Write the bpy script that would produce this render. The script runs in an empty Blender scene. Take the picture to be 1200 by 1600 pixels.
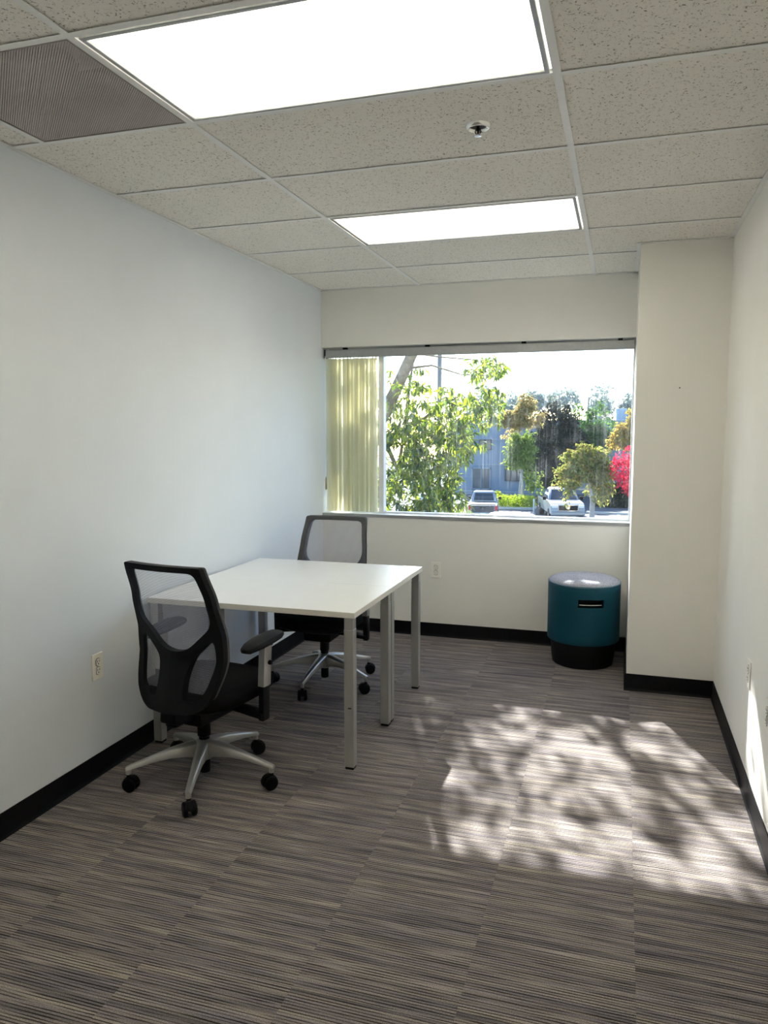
import bpy, bmesh, math, random
from mathutils import Vector, Matrix
from mathutils.geometry import delaunay_2d_cdt

scene = bpy.context.scene
COL = scene.collection
random.seed(7)
PI = math.pi

# ------------------------------------------------------------------ camera
FPX = 1190.5
YAW, PITCH, ROLL = math.radians(17.358), math.radians(-6.154), math.radians(-0.026)
CAM = Vector((2.2036, -5.4614, 1.5441))
F_ = Vector((-math.sin(YAW)*math.cos(PITCH), math.cos(YAW)*math.cos(PITCH), math.sin(PITCH)))
R0 = Vector((math.cos(YAW), math.sin(YAW), 0)); U0 = R0.cross(F_)
R_ = R0*math.cos(ROLL) + U0*math.sin(ROLL); U_ = -R0*math.sin(ROLL) + U0*math.cos(ROLL)
cd = bpy.data.cameras.new('camera'); cam = bpy.data.objects.new('camera', cd); COL.objects.link(cam)
cd.sensor_fit = 'HORIZONTAL'; cd.sensor_width = 36.0; cd.lens = FPX/1200*36.0
cd.clip_start = 0.05; cd.clip_end = 500
M3 = Matrix((R_, U_, -F_)).transposed()
cam.matrix_world = Matrix.Translation(CAM) @ M3.to_4x4()
scene.camera = cam

def at(u, v, Y):
    """point on the sight line of photo pixel (u, v) at world depth y = Y"""
    d = F_*FPX + R_*(u-600) + U_*(800-v)
    return CAM + d*((Y-CAM.y)/d.y)
def at_z(u, v, Z):
    d = F_*FPX + R_*(u-600) + U_*(800-v)
    return CAM + d*((Z-CAM.z)/d.z)
def px(Y, u=850, v=700):
    """metres per photo pixel at depth Y"""
    return (at(u, v, Y)-CAM).dot(F_)/FPX

# ------------------------------------------------------------------ sky, sun, exposure
SUN_TRAVEL = Vector((0.396, -1.0, -0.705)).normalized()
SKY_STRENGTH = 0.37
SUN_STRENGTH = 16.0
world = bpy.data.worlds.new('sky'); scene.world = world; world.use_nodes = True
wn = world.node_tree.nodes; wl = world.node_tree.links
bg = wn['Background']; sky = wn.new('ShaderNodeTexSky')
sky.sky_type = 'NISHITA'; sky.sun_disc = False
sky.sun_elevation = math.radians(33); sky.sun_rotation = math.radians(-21.6)
sky.air_density = 1.0; sky.dust_density = 0.6; sky.ozone_density = 2.5
wl.new(sky.outputs[0], bg.inputs[0]); bg.inputs[1].default_value = SKY_STRENGTH
sl = bpy.data.lights.new('sun', 'SUN'); sl.energy = SUN_STRENGTH; sl.angle = math.radians(0.55); sl.color = (1.0, 0.97, 0.93)
so = bpy.data.objects.new('sun', sl); COL.objects.link(so)
so.rotation_euler = SUN_TRAVEL.to_track_quat('-Z', 'Y').to_euler(); so.location = (-6, 18, 14)
LENS_EMIT = 0.22
TUBE_EMIT = 13.5
vs = scene.view_settings
vs.view_transform = 'Standard'; vs.look = 'None'; vs.gamma = 1.0; vs.use_curve_mapping = False
vs.exposure = 0.83
scene.display_settings.display_device = 'sRGB'
try:
    scene.cycles.use_denoising = True
    scene.cycles.max_bounces = 12; scene.cycles.diffuse_bounces = 6; scene.cycles.transparent_max_bounces = 16
except Exception:
    pass

# ------------------------------------------------------------------ dimensions of the room
H = 2.581; W = 2.744; T = 0.6096; A = 0.7663; Y0 = 0.6207
CX, CY = 2.265, -0.822            # column corner
SILL, SOFFIT = 0.908, 2.162
BB = 0.1016; YB = -Y0 - T*10      # back of the room behind the camera
GROUND = -4.0

# ------------------------------------------------------------------ material helpers
def lin(c):
    return tuple(((x/255)/12.92 if x/255 <= 0.04045 else ((x/255+0.055)/1.055)**2.4) for x in c)
class Mat:
    def __init__(s, name):
        s.m = bpy.data.materials.new(name); s.m.use_nodes = True
        s.n = s.m.node_tree.nodes; s.l = s.m.node_tree.links
        s.b = s.n.get('Principled BSDF'); s.out = s.n.get('Material Output')
    def add(s, t, **k):
        n = s.n.new(t)
        for a, v in k.items(): setattr(n, a, v)
        return n
    def link(s, a, b): s.l.new(a, b)
    def set(s, **k):
        for a, v in k.items():
            i = s.b.inputs[a.replace('_', ' ')]
            i.default_value = v
        return s
def col4(c): return (c[0], c[1], c[2], 1)
def plain(name, c, rough=0.5, metal=0.0, noise=0.0, nscale=20, bump=0.0, spec=0.5):
    """procedural plain surface: colour with a little noise and optional fine relief"""
    M = Mat(name); M.set(Roughness=rough, Metallic=metal)
    M.b.inputs['Specular IOR Level'].default_value = spec
    M.b.inputs['Base Color'].default_value = col4(c)
    if noise or bump:
        tc = M.add('ShaderNodeTexCoord'); nz = M.add('ShaderNodeTexNoise'); nz.inputs['Scale'].default_value = nscale
        nz.inputs['Detail'].default_value = 4
        M.link(tc.outputs['Object'], nz.inputs['Vector'])
        if noise:
            r = M.add('ShaderNodeValToRGB')
            r.color_ramp.elements[0].position = 0.3; r.color_ramp.elements[1].position = 0.7
            r.color_ramp.elements[0].color = col4([x*(1-noise) for x in c]); r.color_ramp.elements[1].color = col4([min(1, x*(1+noise)) for x in c])
            M.link(nz.outputs['Fac'], r.inputs['Fac']); M.link(r.outputs['Color'], M.b.inputs['Base Color'])
        if bump:
            bp = M.add('ShaderNodeBump'); bp.inputs['Strength'].default_value = bump; bp.inputs['Distance'].default_value = 0.004
            M.link(nz.outputs['Fac'], bp.inputs['Height']); M.link(bp.outputs['Normal'], M.b.inputs['Normal'])
    return M.m

MATS = {}
MATS['wall'] = plain('wall_paint', (0.87, 0.855, 0.80), 0.75, noise=0.015, nscale=3, bump=0.0, spec=0.25)
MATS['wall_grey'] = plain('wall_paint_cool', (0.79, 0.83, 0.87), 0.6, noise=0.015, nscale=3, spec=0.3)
MATS['base'] = plain('black_vinyl', (0.004, 0.004, 0.005), 0.45, spec=0.2)
MATS['black'] = plain('black_plastic', (0.006, 0.006, 0.007), 0.5, noise=0.1, nscale=300, spec=0.12)
MATS['rubber'] = plain('black_rubber', (0.007, 0.007, 0.008), 0.6, spec=0.2)
MATS['fabric'] = plain('black_fabric', (0.008, 0.008, 0.009), 0.95, noise=0.25, nscale=500, bump=0.3, spec=0.1)
MATS['silver'] = plain('silver_paint', (0.46, 0.46, 0.44), 0.34, 0.75, noise=0.05, nscale=250)
MATS['leg'] = plain('grey_metal_paint', (0.42, 0.42, 0.40), 0.38, 0.45, noise=0.04, nscale=200)
MATS['chrome'] = plain('chrome', (0.8, 0.8, 0.8), 0.15, 1.0)
MATS['alu'] = plain('aluminium', (0.40, 0.41, 0.41), 0.45, 0.5, noise=0.05, nscale=40)
MATS['white_alu'] = plain('white_aluminium', (0.78, 0.80, 0.82), 0.4, noise=0.02, nscale=30)
MATS['sill_top'] = plain('sill_white', (0.82, 0.82, 0.80), 0.4, noise=0.05, nscale=30)
MATS['laminate'] = plain('white_laminate', (0.93, 0.93, 0.91), 0.28, noise=0.01, nscale=8, spec=0.5)
MATS['edge'] = plain('laminate_edge', (0.74, 0.72, 0.65), 0.5, noise=0.02, nscale=60)
MATS['plate'] = plain('ivory_plastic', (0.90, 0.88, 0.80), 0.35, noise=0.01, nscale=60)
MATS['slot'] = plain('dark_slot', (0.02, 0.018, 0.016), 0.6, noise=0.1, nscale=90)
MATS['tee'] = plain('white_tee', (0.84, 0.84, 0.82), 0.45, noise=0.02, nscale=30)
MATS['teal'] = plain('teal_shell', lin((8, 68, 84)), 0.5, noise=0.04, nscale=120, spec=0.25)
MATS['piping'] = plain('teal_piping', lin((70, 108, 122)), 0.5, noise=0.05, nscale=100)
MATS['greyfelt'] = plain('grey_felt', (0.36, 0.36, 0.40), 0.95, noise=0.35, nscale=160, bump=0.5, spec=0.1)
MATS['bezel'] = plain('grey_bezel', (0.055, 0.056, 0.058), 0.4, noise=0.05, nscale=200)
MATS['deck'] = plain('plenum_deck', (0.25, 0.24, 0.22), 0.9, noise=0.1, nscale=4)
MATS['duct'] = plain('duct_metal', (0.18, 0.18, 0.18), 0.5, 0.4, noise=0.1, nscale=10)

# window glass: clear with a faint reflection and dried vertical rain streaks
def glass():
    M = Mat('window_glass'); M.n.remove(M.b)
    tr = M.add('ShaderNodeBsdfTransparent'); tr.inputs[0].default_value = (0.96, 0.98, 0.98, 1)
    gl = M.add('ShaderNodeBsdfGlossy'); gl.inputs['Roughness'].default_value = 0.02
    mx = M.add('ShaderNodeMixShader'); mx.inputs[0].default_value = 0.035
    M.link(tr.outputs[0], mx.inputs[1]); M.link(gl.outputs[0], mx.inputs[2])
    tc = M.add('ShaderNodeTexCoord'); mp = M.add('ShaderNodeMapping'); mp.inputs['Scale'].default_value = (70, 1, 0.9)
    nz = M.add('ShaderNodeTexNoise'); nz.inputs['Scale'].default_value = 1.0; nz.inputs['Detail'].default_value = 3
    M.link(tc.outputs['Object'], mp.inputs[0]); M.link(mp.outputs[0], nz.inputs['Vector'])
    r = M.add('ShaderNodeMapRange'); r.inputs['From Min'].default_value = 0.52; r.inputs['From Max'].default_value = 0.85
    r.inputs['To Min'].default_value = 0.005; r.inputs['To Max'].default_value = 0.035
    M.link(nz.outputs['Fac'], r.inputs['Value'])
    tl = M.add('ShaderNodeBsdfTranslucent'); tl.inputs[0].default_value = (0.8, 0.85, 0.9, 1)
    m2 = M.add('ShaderNodeMixShader'); M.link(r.outputs[0], m2.inputs[0])
    M.link(mx.outputs[0], m2.inputs[1]); M.link(tl.outputs[0], m2.inputs[2])
    M.link(m2.outputs[0], M.out.inputs[0]); return M.m
MATS['glass'] = glass()
def carglass():
    return plain('dark_glass', (0.02, 0.03, 0.042), 0.08, noise=0.05, nscale=3, spec=0.5)
MATS['carglass'] = carglass()

def carpet():
    M = Mat('striped_carpet'); M.set(Roughness=0.95); M.b.inputs['Specular IOR Level'].default_value = 0.1
    tc = M.add('ShaderNodeTexCoord'); oi = M.add('ShaderNodeObjectInfo')
    off = M.add('ShaderNodeVectorMath', operation='SCALE'); off.inputs[0].default_value = (37.0, 23.0, 0)
    M.link(oi.outputs['Random'], off.inputs['Scale'])
    ad = M.add('ShaderNodeVectorMath', operation='ADD'); M.link(tc.outputs['Object'], ad.inputs[0]); M.link(off.outputs[0], ad.inputs[1])
    # broad irregular bands that run along x
    def band(sx, sy, detail=2):
        mp = M.add('ShaderNodeMapping'); mp.inputs['Scale'].default_value = (sx, sy, 1)
        nz = M.add('ShaderNodeTexNoise'); nz.inputs['Scale'].default_value = 1.0; nz.inputs['Detail'].default_value = detail
        M.link(ad.outputs[0], mp.inputs[0]); M.link(mp.outputs[0], nz.inputs['Vector']); return nz
    b1 = band(1.5, 34, 3)
    r1 = M.add('ShaderNodeValToRGB'); e = r1.color_ramp.elements
    e[0].position = 0.30; e[0].color = (0.13, 0.122, 0.12, 1)
    e[1].position = 0.72; e[1].color = (0.40, 0.362, 0.30, 1)
    x = e.new(0.44); x.color = (0.225, 0.204, 0.198, 1)
    x = e.new(0.56); x.color = (0.30, 0.274, 0.245, 1)
    M.link(b1.outputs['Fac'], r1.inputs['Fac'])
    # tufted rows: dark lines about 7 mm apart, wavering a little
    b2 = band(4, 8, 2)
    sep = M.add('ShaderNodeSeparateXYZ'); M.link(tc.outputs['Object'], sep.inputs[0])
    wob = M.add('ShaderNodeMath', operation='MULTIPLY_ADD'); wob.inputs[1].default_value = 0.004
    M.link(b2.outputs['Fac'], wob.inputs[0]); M.link(sep.outputs['Y'], wob.inputs[2])
    fr = M.add('ShaderNodeMath', operation='MULTIPLY'); fr.inputs[1].default_value = 2*PI/0.0105; M.link(wob.outputs[0], fr.inputs[0])
    sn = M.add('ShaderNodeMath', operation='SINE'); M.link(fr.outputs[0], sn.inputs[0])
    b3 = band(6, 190, 1)
    sm = M.add('ShaderNodeMath', operation='MULTIPLY_ADD'); sm.inputs[1].default_value = 3.0; M.link(b3.outputs['Fac'], sm.inputs[0]); M.link(sn.outputs[0], sm.inputs[2])
    mr = M.add('ShaderNodeMapRange'); mr.inputs['From Min'].default_value = 0.55; mr.inputs['From Max'].default_value = 1.25
    mr.inputs['To Min'].default_value = 0.14; mr.inputs['To Max'].default_value = 1.08
    M.link(sm.outputs[0], mr.inputs['Value'])
    # yarn grain
    g = M.add('ShaderNodeTexNoise'); g.inputs['Scale'].default_value = 330; g.inputs['Detail'].default_value = 2; M.link(ad.outputs[0], g.inputs['Vector'])
    gr = M.add('ShaderNodeMapRange'); gr.inputs['From Min'].default_value = 0.3; gr.inputs['From Max'].default_value = 0.7
    gr.inputs['To Min'].default_value = 0.55; gr.inputs['To Max'].default_value = 1.4; M.link(g.outputs['Fac'], gr.inputs['Value'])
    m1 = M.add('ShaderNodeMath', operation='MULTIPLY'); M.link(mr.outputs[0], m1.inputs[0]); M.link(gr.outputs[0], m1.inputs[1])
    vm = M.add('ShaderNodeVectorMath', operation='SCALE'); M.link(r1.outputs['Color'], vm.inputs[0]); M.link(m1.outputs[0], vm.inputs['Scale'])
    # faint warm / violet yarn tint
    b4 = band(2.2, 60, 2)
    tn = M.add('ShaderNodeValToRGB'); tn.color_ramp.elements[0].position = 0.35; tn.color_ramp.elements[0].color = (0.93, 0.90, 1.0, 1)
    tn.color_ramp.elements[1].position = 0.65; tn.color_ramp.elements[1].color = (1.0, 0.96, 0.90, 1); M.link(b4.outputs['Fac'], tn.inputs['Fac'])
    mm = M.add('ShaderNodeVectorMath', operation='MULTIPLY'); M.link(vm.outputs[0], mm.inputs[0]); M.link(tn.outputs['Color'], mm.inputs[1])
    M.link(mm.outputs[0], M.b.inputs['Base Color'])
    bp = M.add('ShaderNodeBump'); bp.inputs['Strength'].default_value = 0.5; bp.inputs['Distance'].default_value = 0.003
    M.link(m1.outputs[0], bp.inputs['Height']); M.link(bp.outputs['Normal'], M.b.inputs['Normal'])
    return M.m
MATS['carpet'] = carpet()

def tile_mat():
    M = Mat('mineral_ceiling_tile'); M.set(Roughness=0.95); M.b.inputs['Specular IOR Level'].default_value = 0.1
    tc = M.add('ShaderNodeTexCoord'); oi = M.add('ShaderNodeObjectInfo')
    off = M.add('ShaderNodeVectorMath', operation='SCALE'); off.inputs[0].default_value = (31.0, 17.0, 0); M.link(oi.outputs['Random'], off.inputs['Scale'])
    ad = M.add('ShaderNodeVectorMath', operation='ADD'); M.link(tc.outputs['Object'], ad.inputs[0]); M.link(off.outputs[0], ad.inputs[1])
    w = M.add('ShaderNodeTexNoise'); w.inputs['Scale'].default_value = 55; w.inputs['Detail'].default_value = 2; M.link(ad.outputs[0], w.inputs['Vector'])
    wv = M.add('ShaderNodeVectorMath', operation='SCALE'); wv.inputs['Scale'].default_value = 0.035; M.link(w.outputs['Color'], wv.inputs[0])
    a2 = M.add('ShaderNodeVectorMath', operation='ADD'); M.link(ad.outputs[0], a2.inputs[0]); M.link(wv.outputs[0], a2.inputs[1])
    v = M.add('ShaderNodeTexVoronoi'); v.inputs['Scale'].default_value = 78; M.link(a2.outputs[0], v.inputs['Vector'])
    r = M.add('ShaderNodeMapRange'); r.inputs['From Min'].default_value = 0.16; r.inputs['From Max'].default_value = 0.26; M.link(v.outputs['Distance'], r.inputs['Value'])
    n2 = M.add('ShaderNodeTexNoise'); n2.inputs['Scale'].default_value = 40; M.link(ad.outputs[0], n2.inputs['Vector'])
    r2 = M.add('ShaderNodeMapRange'); r2.inputs['From Min'].default_value = 0.56; r2.inputs['From Max'].default_value = 0.64; M.link(n2.outputs['Fac'], r2.inputs['Value'])
    mx = M.add('ShaderNodeMath', operation='MAXIMUM'); M.link(r.outputs[0], mx.inputs[0]); M.link(r2.outputs[0], mx.inputs[1])
    # short worm-like fissures
    n3 = M.add('ShaderNodeTexNoise'); n3.inputs['Scale'].default_value = 85; n3.inputs['Detail'].default_value = 1; M.link(ad.outputs[0], n3.inputs['Vector'])
    sb = M.add('ShaderNodeMath', operation='SUBTRACT'); sb.inputs[1].default_value = 0.5; M.link(n3.outputs['Fac'], sb.inputs[0])
    ab = M.add('ShaderNodeMath', operation='ABSOLUTE'); M.link(sb.outputs[0], ab.inputs[0])
    r3 = M.add('ShaderNodeMapRange'); r3.inputs['From Min'].default_value = 0.004; r3.inputs['From Max'].default_value = 0.016; M.link(ab.outputs[0], r3.inputs['Value'])
    n4 = M.add('ShaderNodeTexNoise'); n4.inputs['Scale'].default_value = 60; M.link(a2.outputs[0], n4.inputs['Vector'])
    r4 = M.add('ShaderNodeMapRange'); r4.inputs['From Min'].default_value = 0.42; r4.inputs['From Max'].default_value = 0.50; M.link(n4.outputs['Fac'], r4.inputs['Value'])
    m5 = M.add('ShaderNodeMath', operation='MAXIMUM'); M.link(r3.outputs[0], m5.inputs[0]); M.link(r4.outputs[0], m5.inputs[1])
    mi = M.add('ShaderNodeMath', operation='MINIMUM'); M.link(mx.outputs[0], mi.inputs[0]); M.link(m5.outputs[0], mi.inputs[1])
    cr = M.add('ShaderNodeValToRGB'); cr.color_ramp.elements[0].color = (0.30, 0.27, 0.24, 1); cr.color_ramp.elements[1].color = (0.86, 0.83, 0.77, 1)
    M.link(mi.outputs[0], cr.inputs['Fac']); M.link(cr.outputs['Color'], M.b.inputs['Base Color'])
    bp = M.add('ShaderNodeBump'); bp.inputs['Strength'].default_value = 0.5; bp.inputs['Distance'].default_value = 0.002
    M.link(mi.outputs[0], bp.inputs['Height']); M.link(bp.outputs['Normal'], M.b.inputs['Normal'])
    return M.m
MATS['tile'] = tile_mat()

def translucent(name, c, tcol, fac=0.5, island=None, rough=0.6, gloss=0.0):
    """thin sheet: part of the light is reflected, part shines through; island = list of colours picked per leaf"""
    M = Mat(name); M.n.remove(M.b)
    d = M.add('ShaderNodeBsdfDiffuse'); t = M.add('ShaderNodeBsdfTranslucent')
    d.inputs[0].default_value = col4(c); t.inputs[0].default_value = col4(tcol)
    if island:
        g = M.add('ShaderNodeNewGeometry'); r = M.add('ShaderNodeValToRGB'); r.color_ramp.interpolation = 'LINEAR'
        while len(r.color_ramp.elements) > 1: r.color_ramp.elements.remove(r.color_ramp.elements[0])
        for i, cc in enumerate(island):
            e = r.color_ramp.elements[0] if i == 0 else r.color_ramp.elements.new(i/(len(island)-1))
            e.position = i/(len(island)-1); e.color = col4(cc)
        M.link(g.outputs['Random Per Island'], r.inputs['Fac'])
        M.link(r.outputs['Color'], d.inputs[0])
        mul = M.add('ShaderNodeVectorMath', operation='MULTIPLY'); mul.inputs[1].default_value = tcol
        M.link(r.outputs['Color'], mul.inputs[0]); M.link(mul.outputs[0], t.inputs[0])
    m = M.add('ShaderNodeMixShader'); m.inputs[0].default_value = fac
    M.link(d.outputs[0], m.inputs[1]); M.link(t.outputs[0], m.inputs[2])
    last = m
    if gloss:
        g = M.add('ShaderNodeBsdfGlossy'); g.inputs['Roughness'].default_value = rough
        m2 = M.add('ShaderNodeMixShader'); m2.inputs[0].default_value = gloss
        M.link(m.outputs[0], m2.inputs[1]); M.link(g.outputs[0], m2.inputs[2]); last = m2
    M.link(last.outputs[0], M.out.inputs[0]); return M.m
MATS['slat'] = translucent('ivory_vinyl_slat', (0.78, 0.77, 0.67), (0.92, 0.90, 0.74), 0.55)
MATS['hero_leaf'] = translucent('tree_leaf', (0, 0, 0), (2.3, 2.1, 0.75), 0.55, [(0.022, 0.05, 0.018), (0.06, 0.11, 0.022), (0.14, 0.20, 0.028), (0.25, 0.28, 0.04)], 0.35, 0.07)

def mesh_fabric():
    M = Mat('chair_mesh'); M.n.remove(M.b)
    d = M.add('ShaderNodeBsdfDiffuse'); d.inputs[0].default_value = (0.31, 0.315, 0.38, 1)
    tl = M.add('ShaderNodeBsdfTranslucent'); tl.inputs[0].default_value = (0.31, 0.315, 0.38, 1)
    dm = M.add('ShaderNodeMixShader'); dm.inputs[0].default_value = 0.4
    M.link(d.outputs[0], dm.inputs[1]); M.link(tl.outputs[0], dm.inputs[2])
    t = M.add('ShaderNodeBsdfTransparent')
    tc = M.add('ShaderNodeTexCoord'); w = M.add('ShaderNodeTexWave', bands_direction='Z'); w.inputs['Scale'].default_value = 80
    M.link(tc.outputs['Object'], w.inputs['Vector'])
    r = M.add('ShaderNodeMapRange'); r.inputs['To Min'].default_value = 0.25; r.inputs['To Max'].default_value = 0.56; M.link(w.outputs['Fac'], r.inputs['Value'])
    m = M.add('ShaderNodeMixShader'); M.link(r.outputs[0], m.inputs[0])
    M.link(t.outputs[0], m.inputs[1]); M.link(dm.outputs[0], m.inputs[2]); M.link(m.outputs[0], M.out.inputs[0]); return M.m
MATS['mesh'] = mesh_fabric()

def perforated():
    """perforated steel sheet: a staggered grid of round holes that one sees and shines through"""
    M = Mat('perforated_steel'); M.set(Roughness=0.5); M.b.inputs['Base Color'].default_value = (0.27, 0.245, 0.225, 1)
    tc = M.add('ShaderNodeTexCoord'); mp = M.add('ShaderNodeMapping'); mp.inputs['Rotation'].default_value = (0, 0, PI/4); mp.inputs['Scale'].default_value = (150, 150, 0)
    M.link(tc.outputs['Object'], mp.inputs[0])
    fr = M.add('ShaderNodeVectorMath', operation='FRACTION'); M.link(mp.outputs[0], fr.inputs[0])
    ds = M.add('ShaderNodeVectorMath', operation='DISTANCE'); ds.inputs[1].default_value = (0.5, 0.5, 0); M.link(fr.outputs[0], ds.inputs[0])
    lt = M.add('ShaderNodeMath', operation='LESS_THAN'); lt.inputs[1].default_value = 0.36; M.link(ds.outputs['Value'], lt.inputs[0])
    t = M.add('ShaderNodeBsdfTransparent'); m = M.add('ShaderNodeMixShader'); M.link(lt.outputs[0], m.inputs[0])
    M.link(M.b.outputs[0], m.inputs[1]); M.link(t.outputs[0], m.inputs[2]); M.link(m.outputs[0], M.out.inputs[0])
    nz = M.add('ShaderNodeTexNoise'); nz.inputs['Scale'].default_value = 3.0; nz.inputs['Detail'].default_value = 5; M.link(tc.outputs['Object'], nz.inputs['Vector'])
    r = M.add('ShaderNodeValToRGB'); r.color_ramp.elements[0].position = 0.35; r.color_ramp.elements[0].color = (0.50, 0.445, 0.42, 1)
    r.color_ramp.elements[1].position = 0.65; r.color_ramp.elements[1].color = (0.62, 0.56, 0.53, 1); M.link(nz.outputs['Fac'], r.inputs['Fac']); M.link(r.outputs['Color'], M.b.inputs['Base Color'])
    return M.m
MATS['perf'] = perforated()

def emit(name, c, s):
    M = Mat(name); M.n.remove(M.b); e = M.add('ShaderNodeEmission'); e.inputs[0].default_value = col4(c); e.inputs[1].default_value = s
    M.link(e.outputs[0], M.out.inputs[0]); return M.m
LAMP_COL = (1.0, 0.94, 0.84)
MATS['tube'] = emit('fluorescent_tube', LAMP_COL, TUBE_EMIT)
def lens():
    M = Mat('prismatic_lens'); M.n.remove(M.b)
    e = M.add('ShaderNodeEmission'); e.inputs[0].default_value = col4(LAMP_COL); e.inputs[1].default_value = LENS_EMIT
    t = M.add('ShaderNodeBsdfTranslucent'); t.inputs[0].default_value = (0.8, 0.8, 0.78, 1)
    a = M.add('ShaderNodeAddShader'); M.link(e.outputs[0], a.inputs[0]); M.link(t.outputs[0], a.inputs[1]); M.link(a.outputs[0], M.out.inputs[0]); return M.m
MATS['lens'] = lens()
MATS['housing'] = plain('white_housing', (0.85, 0.85, 0.83), 0.6, noise=0.02, nscale=10)

# ------------------------------------------------------------------ mesh helpers
class MB:
    def __init__(s): s.v = []; s.f = []
    def add(s, vs_, fs):
        o = len(s.v); s.v += [tuple(x) for x in vs_]; s.f += [tuple(i+o for i in f) for f in fs]; return s
    def box(s, x0, x1, y0, y1, z0, z1, m=None):
        P = [Vector(p) for p in ((x0,y0,z0),(x1,y0,z0),(x1,y1,z0),(x0,y1,z0),(x0,y0,z1),(x1,y0,z1),(x1,y1,z1),(x0,y1,z1))]
        if m is not None: P = [m @ p for p in P]
        return s.add(P, [(0,3,2,1),(4,5,6,7),(0,1,5,4),(1,2,6,5),(2,3,7,6),(3,0,4,7)])
    def hexa(s, P):  # 8 corners, same order as box
        return s.add(P, [(0,3,2,1),(4,5,6,7),(0,1,5,4),(1,2,6,5),(2,3,7,6),(3,0,4,7)])
    def rings(s, rings, cap=True, closed=True):
        n = len(rings[0]); o = len(s.v)
        for r in rings: s.v += [tuple(p) for p in r]
        for k in range(len(rings)-1):
            for i in range(n if closed else n-1):
                j = (i+1) % n
                s.f.append((o+k*n+i, o+k*n+j, o+(k+1)*n+j, o+(k+1)*n+i))
        if cap:
            s.f.append(tuple(o+i for i in reversed(range(n)))); s.f.append(tuple(o+(len(rings)-1)*n+i for i in range(n)))
        return s
    def tube(s, pts, radii, n=10, flat=None):
        pts = [Vector(p) for p in pts]
        if not hasattr(radii, '__len__'): radii = [radii]*len(pts)
        rs = []; ref = Vector((0.13, 0.21, 1)).normalized()
        for i, p in enumerate(pts):
            t = (pts[min(i+1, len(pts)-1)] - pts[max(i-1, 0)]).normalized()
            if abs(t.dot(ref)) > 0.95: ref = Vector((1, 0.1, 0)).normalized()
            a = t.cross(ref).normalized(); b = t.cross(a).normalized()
            rs.append([p + (a*math.cos(2*PI*k/n) + b*math.sin(2*PI*k/n))*radii[i] for k in range(n)])
        return s.rings(rs)
    def lathe(s, prof, n=24, c=(0,0,0), ax='z', cap=True):
        rs = []
        for r, h in prof:
            ring = []
            for k in range(n):
                a = 2*PI*k/n; x, y = r*math.cos(a), r*math.sin(a)
                ring.append((c[0]+x, c[1]+y, c[2]+h) if ax == 'z' else (c[0]+h, c[1]+x, c[2]+y) if ax == 'x' else (c[0]+y, c[1]+h, c[2]+x))
            rs.append(ring)
        return s.rings(rs, cap)
    def prism(s, poly, d0, d1, plane='xz'):
        """extrude a closed 2D polygon (counter-clockwise) between d0 and d1 on the third axis"""
        def P(a, b, d): return (a, d, b) if plane == 'xz' else (d, a, b) if plane == 'yz' else (a, b, d)
        return s.rings([[P(a, b, d0) for a, b in poly], [P(a, b, d1) for a, b in poly]])
    def build(s, name, mat, parent=None, bevel=0.0, smooth=False, seg=2):
        me = bpy.data.meshes.new(name); me.from_pydata(s.v, [], s.f); me.validate()
        bm = bmesh.new(); bm.from_mesh(me); bmesh.ops.recalc_face_normals(bm, faces=bm.faces)
        if bevel:
            es = [e for e in bm.edges if len(e.link_faces) == 2 and e.calc_face_angle(0) > 0.6]
            bmesh.ops.bevel(bm, geom=es, offset=bevel, segments=seg, affect='EDGES', profile=0.5, clamp_overlap=True)
        bm.to_mesh(me); bm.free()
        if smooth:
            for p in me.polygons: p.use_smooth = True
            if smooth != 'full':
                try: me.set_sharp_from_angle(angle=math.radians(40))
                except Exception: pass
        me.materials.append(MATS[mat] if isinstance(mat, str) else mat)
        o = bpy.data.objects.new(name, me); COL.objects.link(o)
        if parent is not None: o.parent = parent
        return o
def B(*a): return MB().box(*a)
def tag(o, label, cat, group=None, kind=None):
    if label: o['label'] = label
    if cat: o['category'] = cat
    if group: o['group'] = group
    if kind: o['kind'] = kind
    return o
def thing(name, label, cat, loc=(0,0,0), rz=0.0, group=None):
    o = bpy.data.objects.new(name, None); COL.objects.link(o); o.location = loc; o.rotation_euler = (0, 0, rz); o.empty_display_size = 0.1
    return tag(o, label, cat, group)
def struct(o, label=None): 
    o['kind'] = 'structure'
    if label: o['label'] = label
    return o
def copy_tree(o, parent=None):
    c = o.copy(); COL.objects.link(c); c.parent = parent
    for ch in [x for x in bpy.data.objects if x.parent == o]: copy_tree(ch, c)
    return c
def ring_rect(mb, x0, x1, y0, y1, z0, z1, w):
    """a flat picture-frame ring in the xy plane"""
    mb.box(x0, x1, y0, y0+w, z0, z1); mb.box(x0, x1, y1-w, y1, z0, z1)
    mb.box(x0, x0+w, y0+w, y1-w, z0, z1); mb.box(x1-w, x1, y0+w, y1-w, z0, z1); return mb

# ------------------------------------------------------------------ the room shell
TH = 0.15
floor = struct(B(-TH, W+TH, YB-TH, TH, -0.30, -0.006).build('floor', 'deck'), 'grey and brown striped carpet tile floor')
tm = B(0.0002, 0.4570, 0.0002, 0.4570, -0.006, 0.0).build('carpet_tile', 'carpet', floor)
ct = 0.4572; first = True
nx = 6
for i in range(nx):
    for j in range(int((-YB)/ct)+1):
        o = tm if first else tm.copy()
        if not first: COL.objects.link(o); o.parent = floor
        first = False
        o.location = (-0.006+i*ct + 0.0045, -(j+1)*ct, 0)
struct(B(-TH, 0, YB-TH, TH, -0.3, H+0.5).build('wall_left', 'wall_grey'), 'plain pale grey painted wall on the left')
struct(B(W, W+TH, YB-TH, TH, -0.3, H+0.5).build('wall_right', 'wall'), 'plain off-white painted wall on the right')
struct(B(0, W, YB-TH, YB, -0.3, H+0.5).build('wall_front', 'wall'), 'plain off-white wall behind the viewer')
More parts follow.
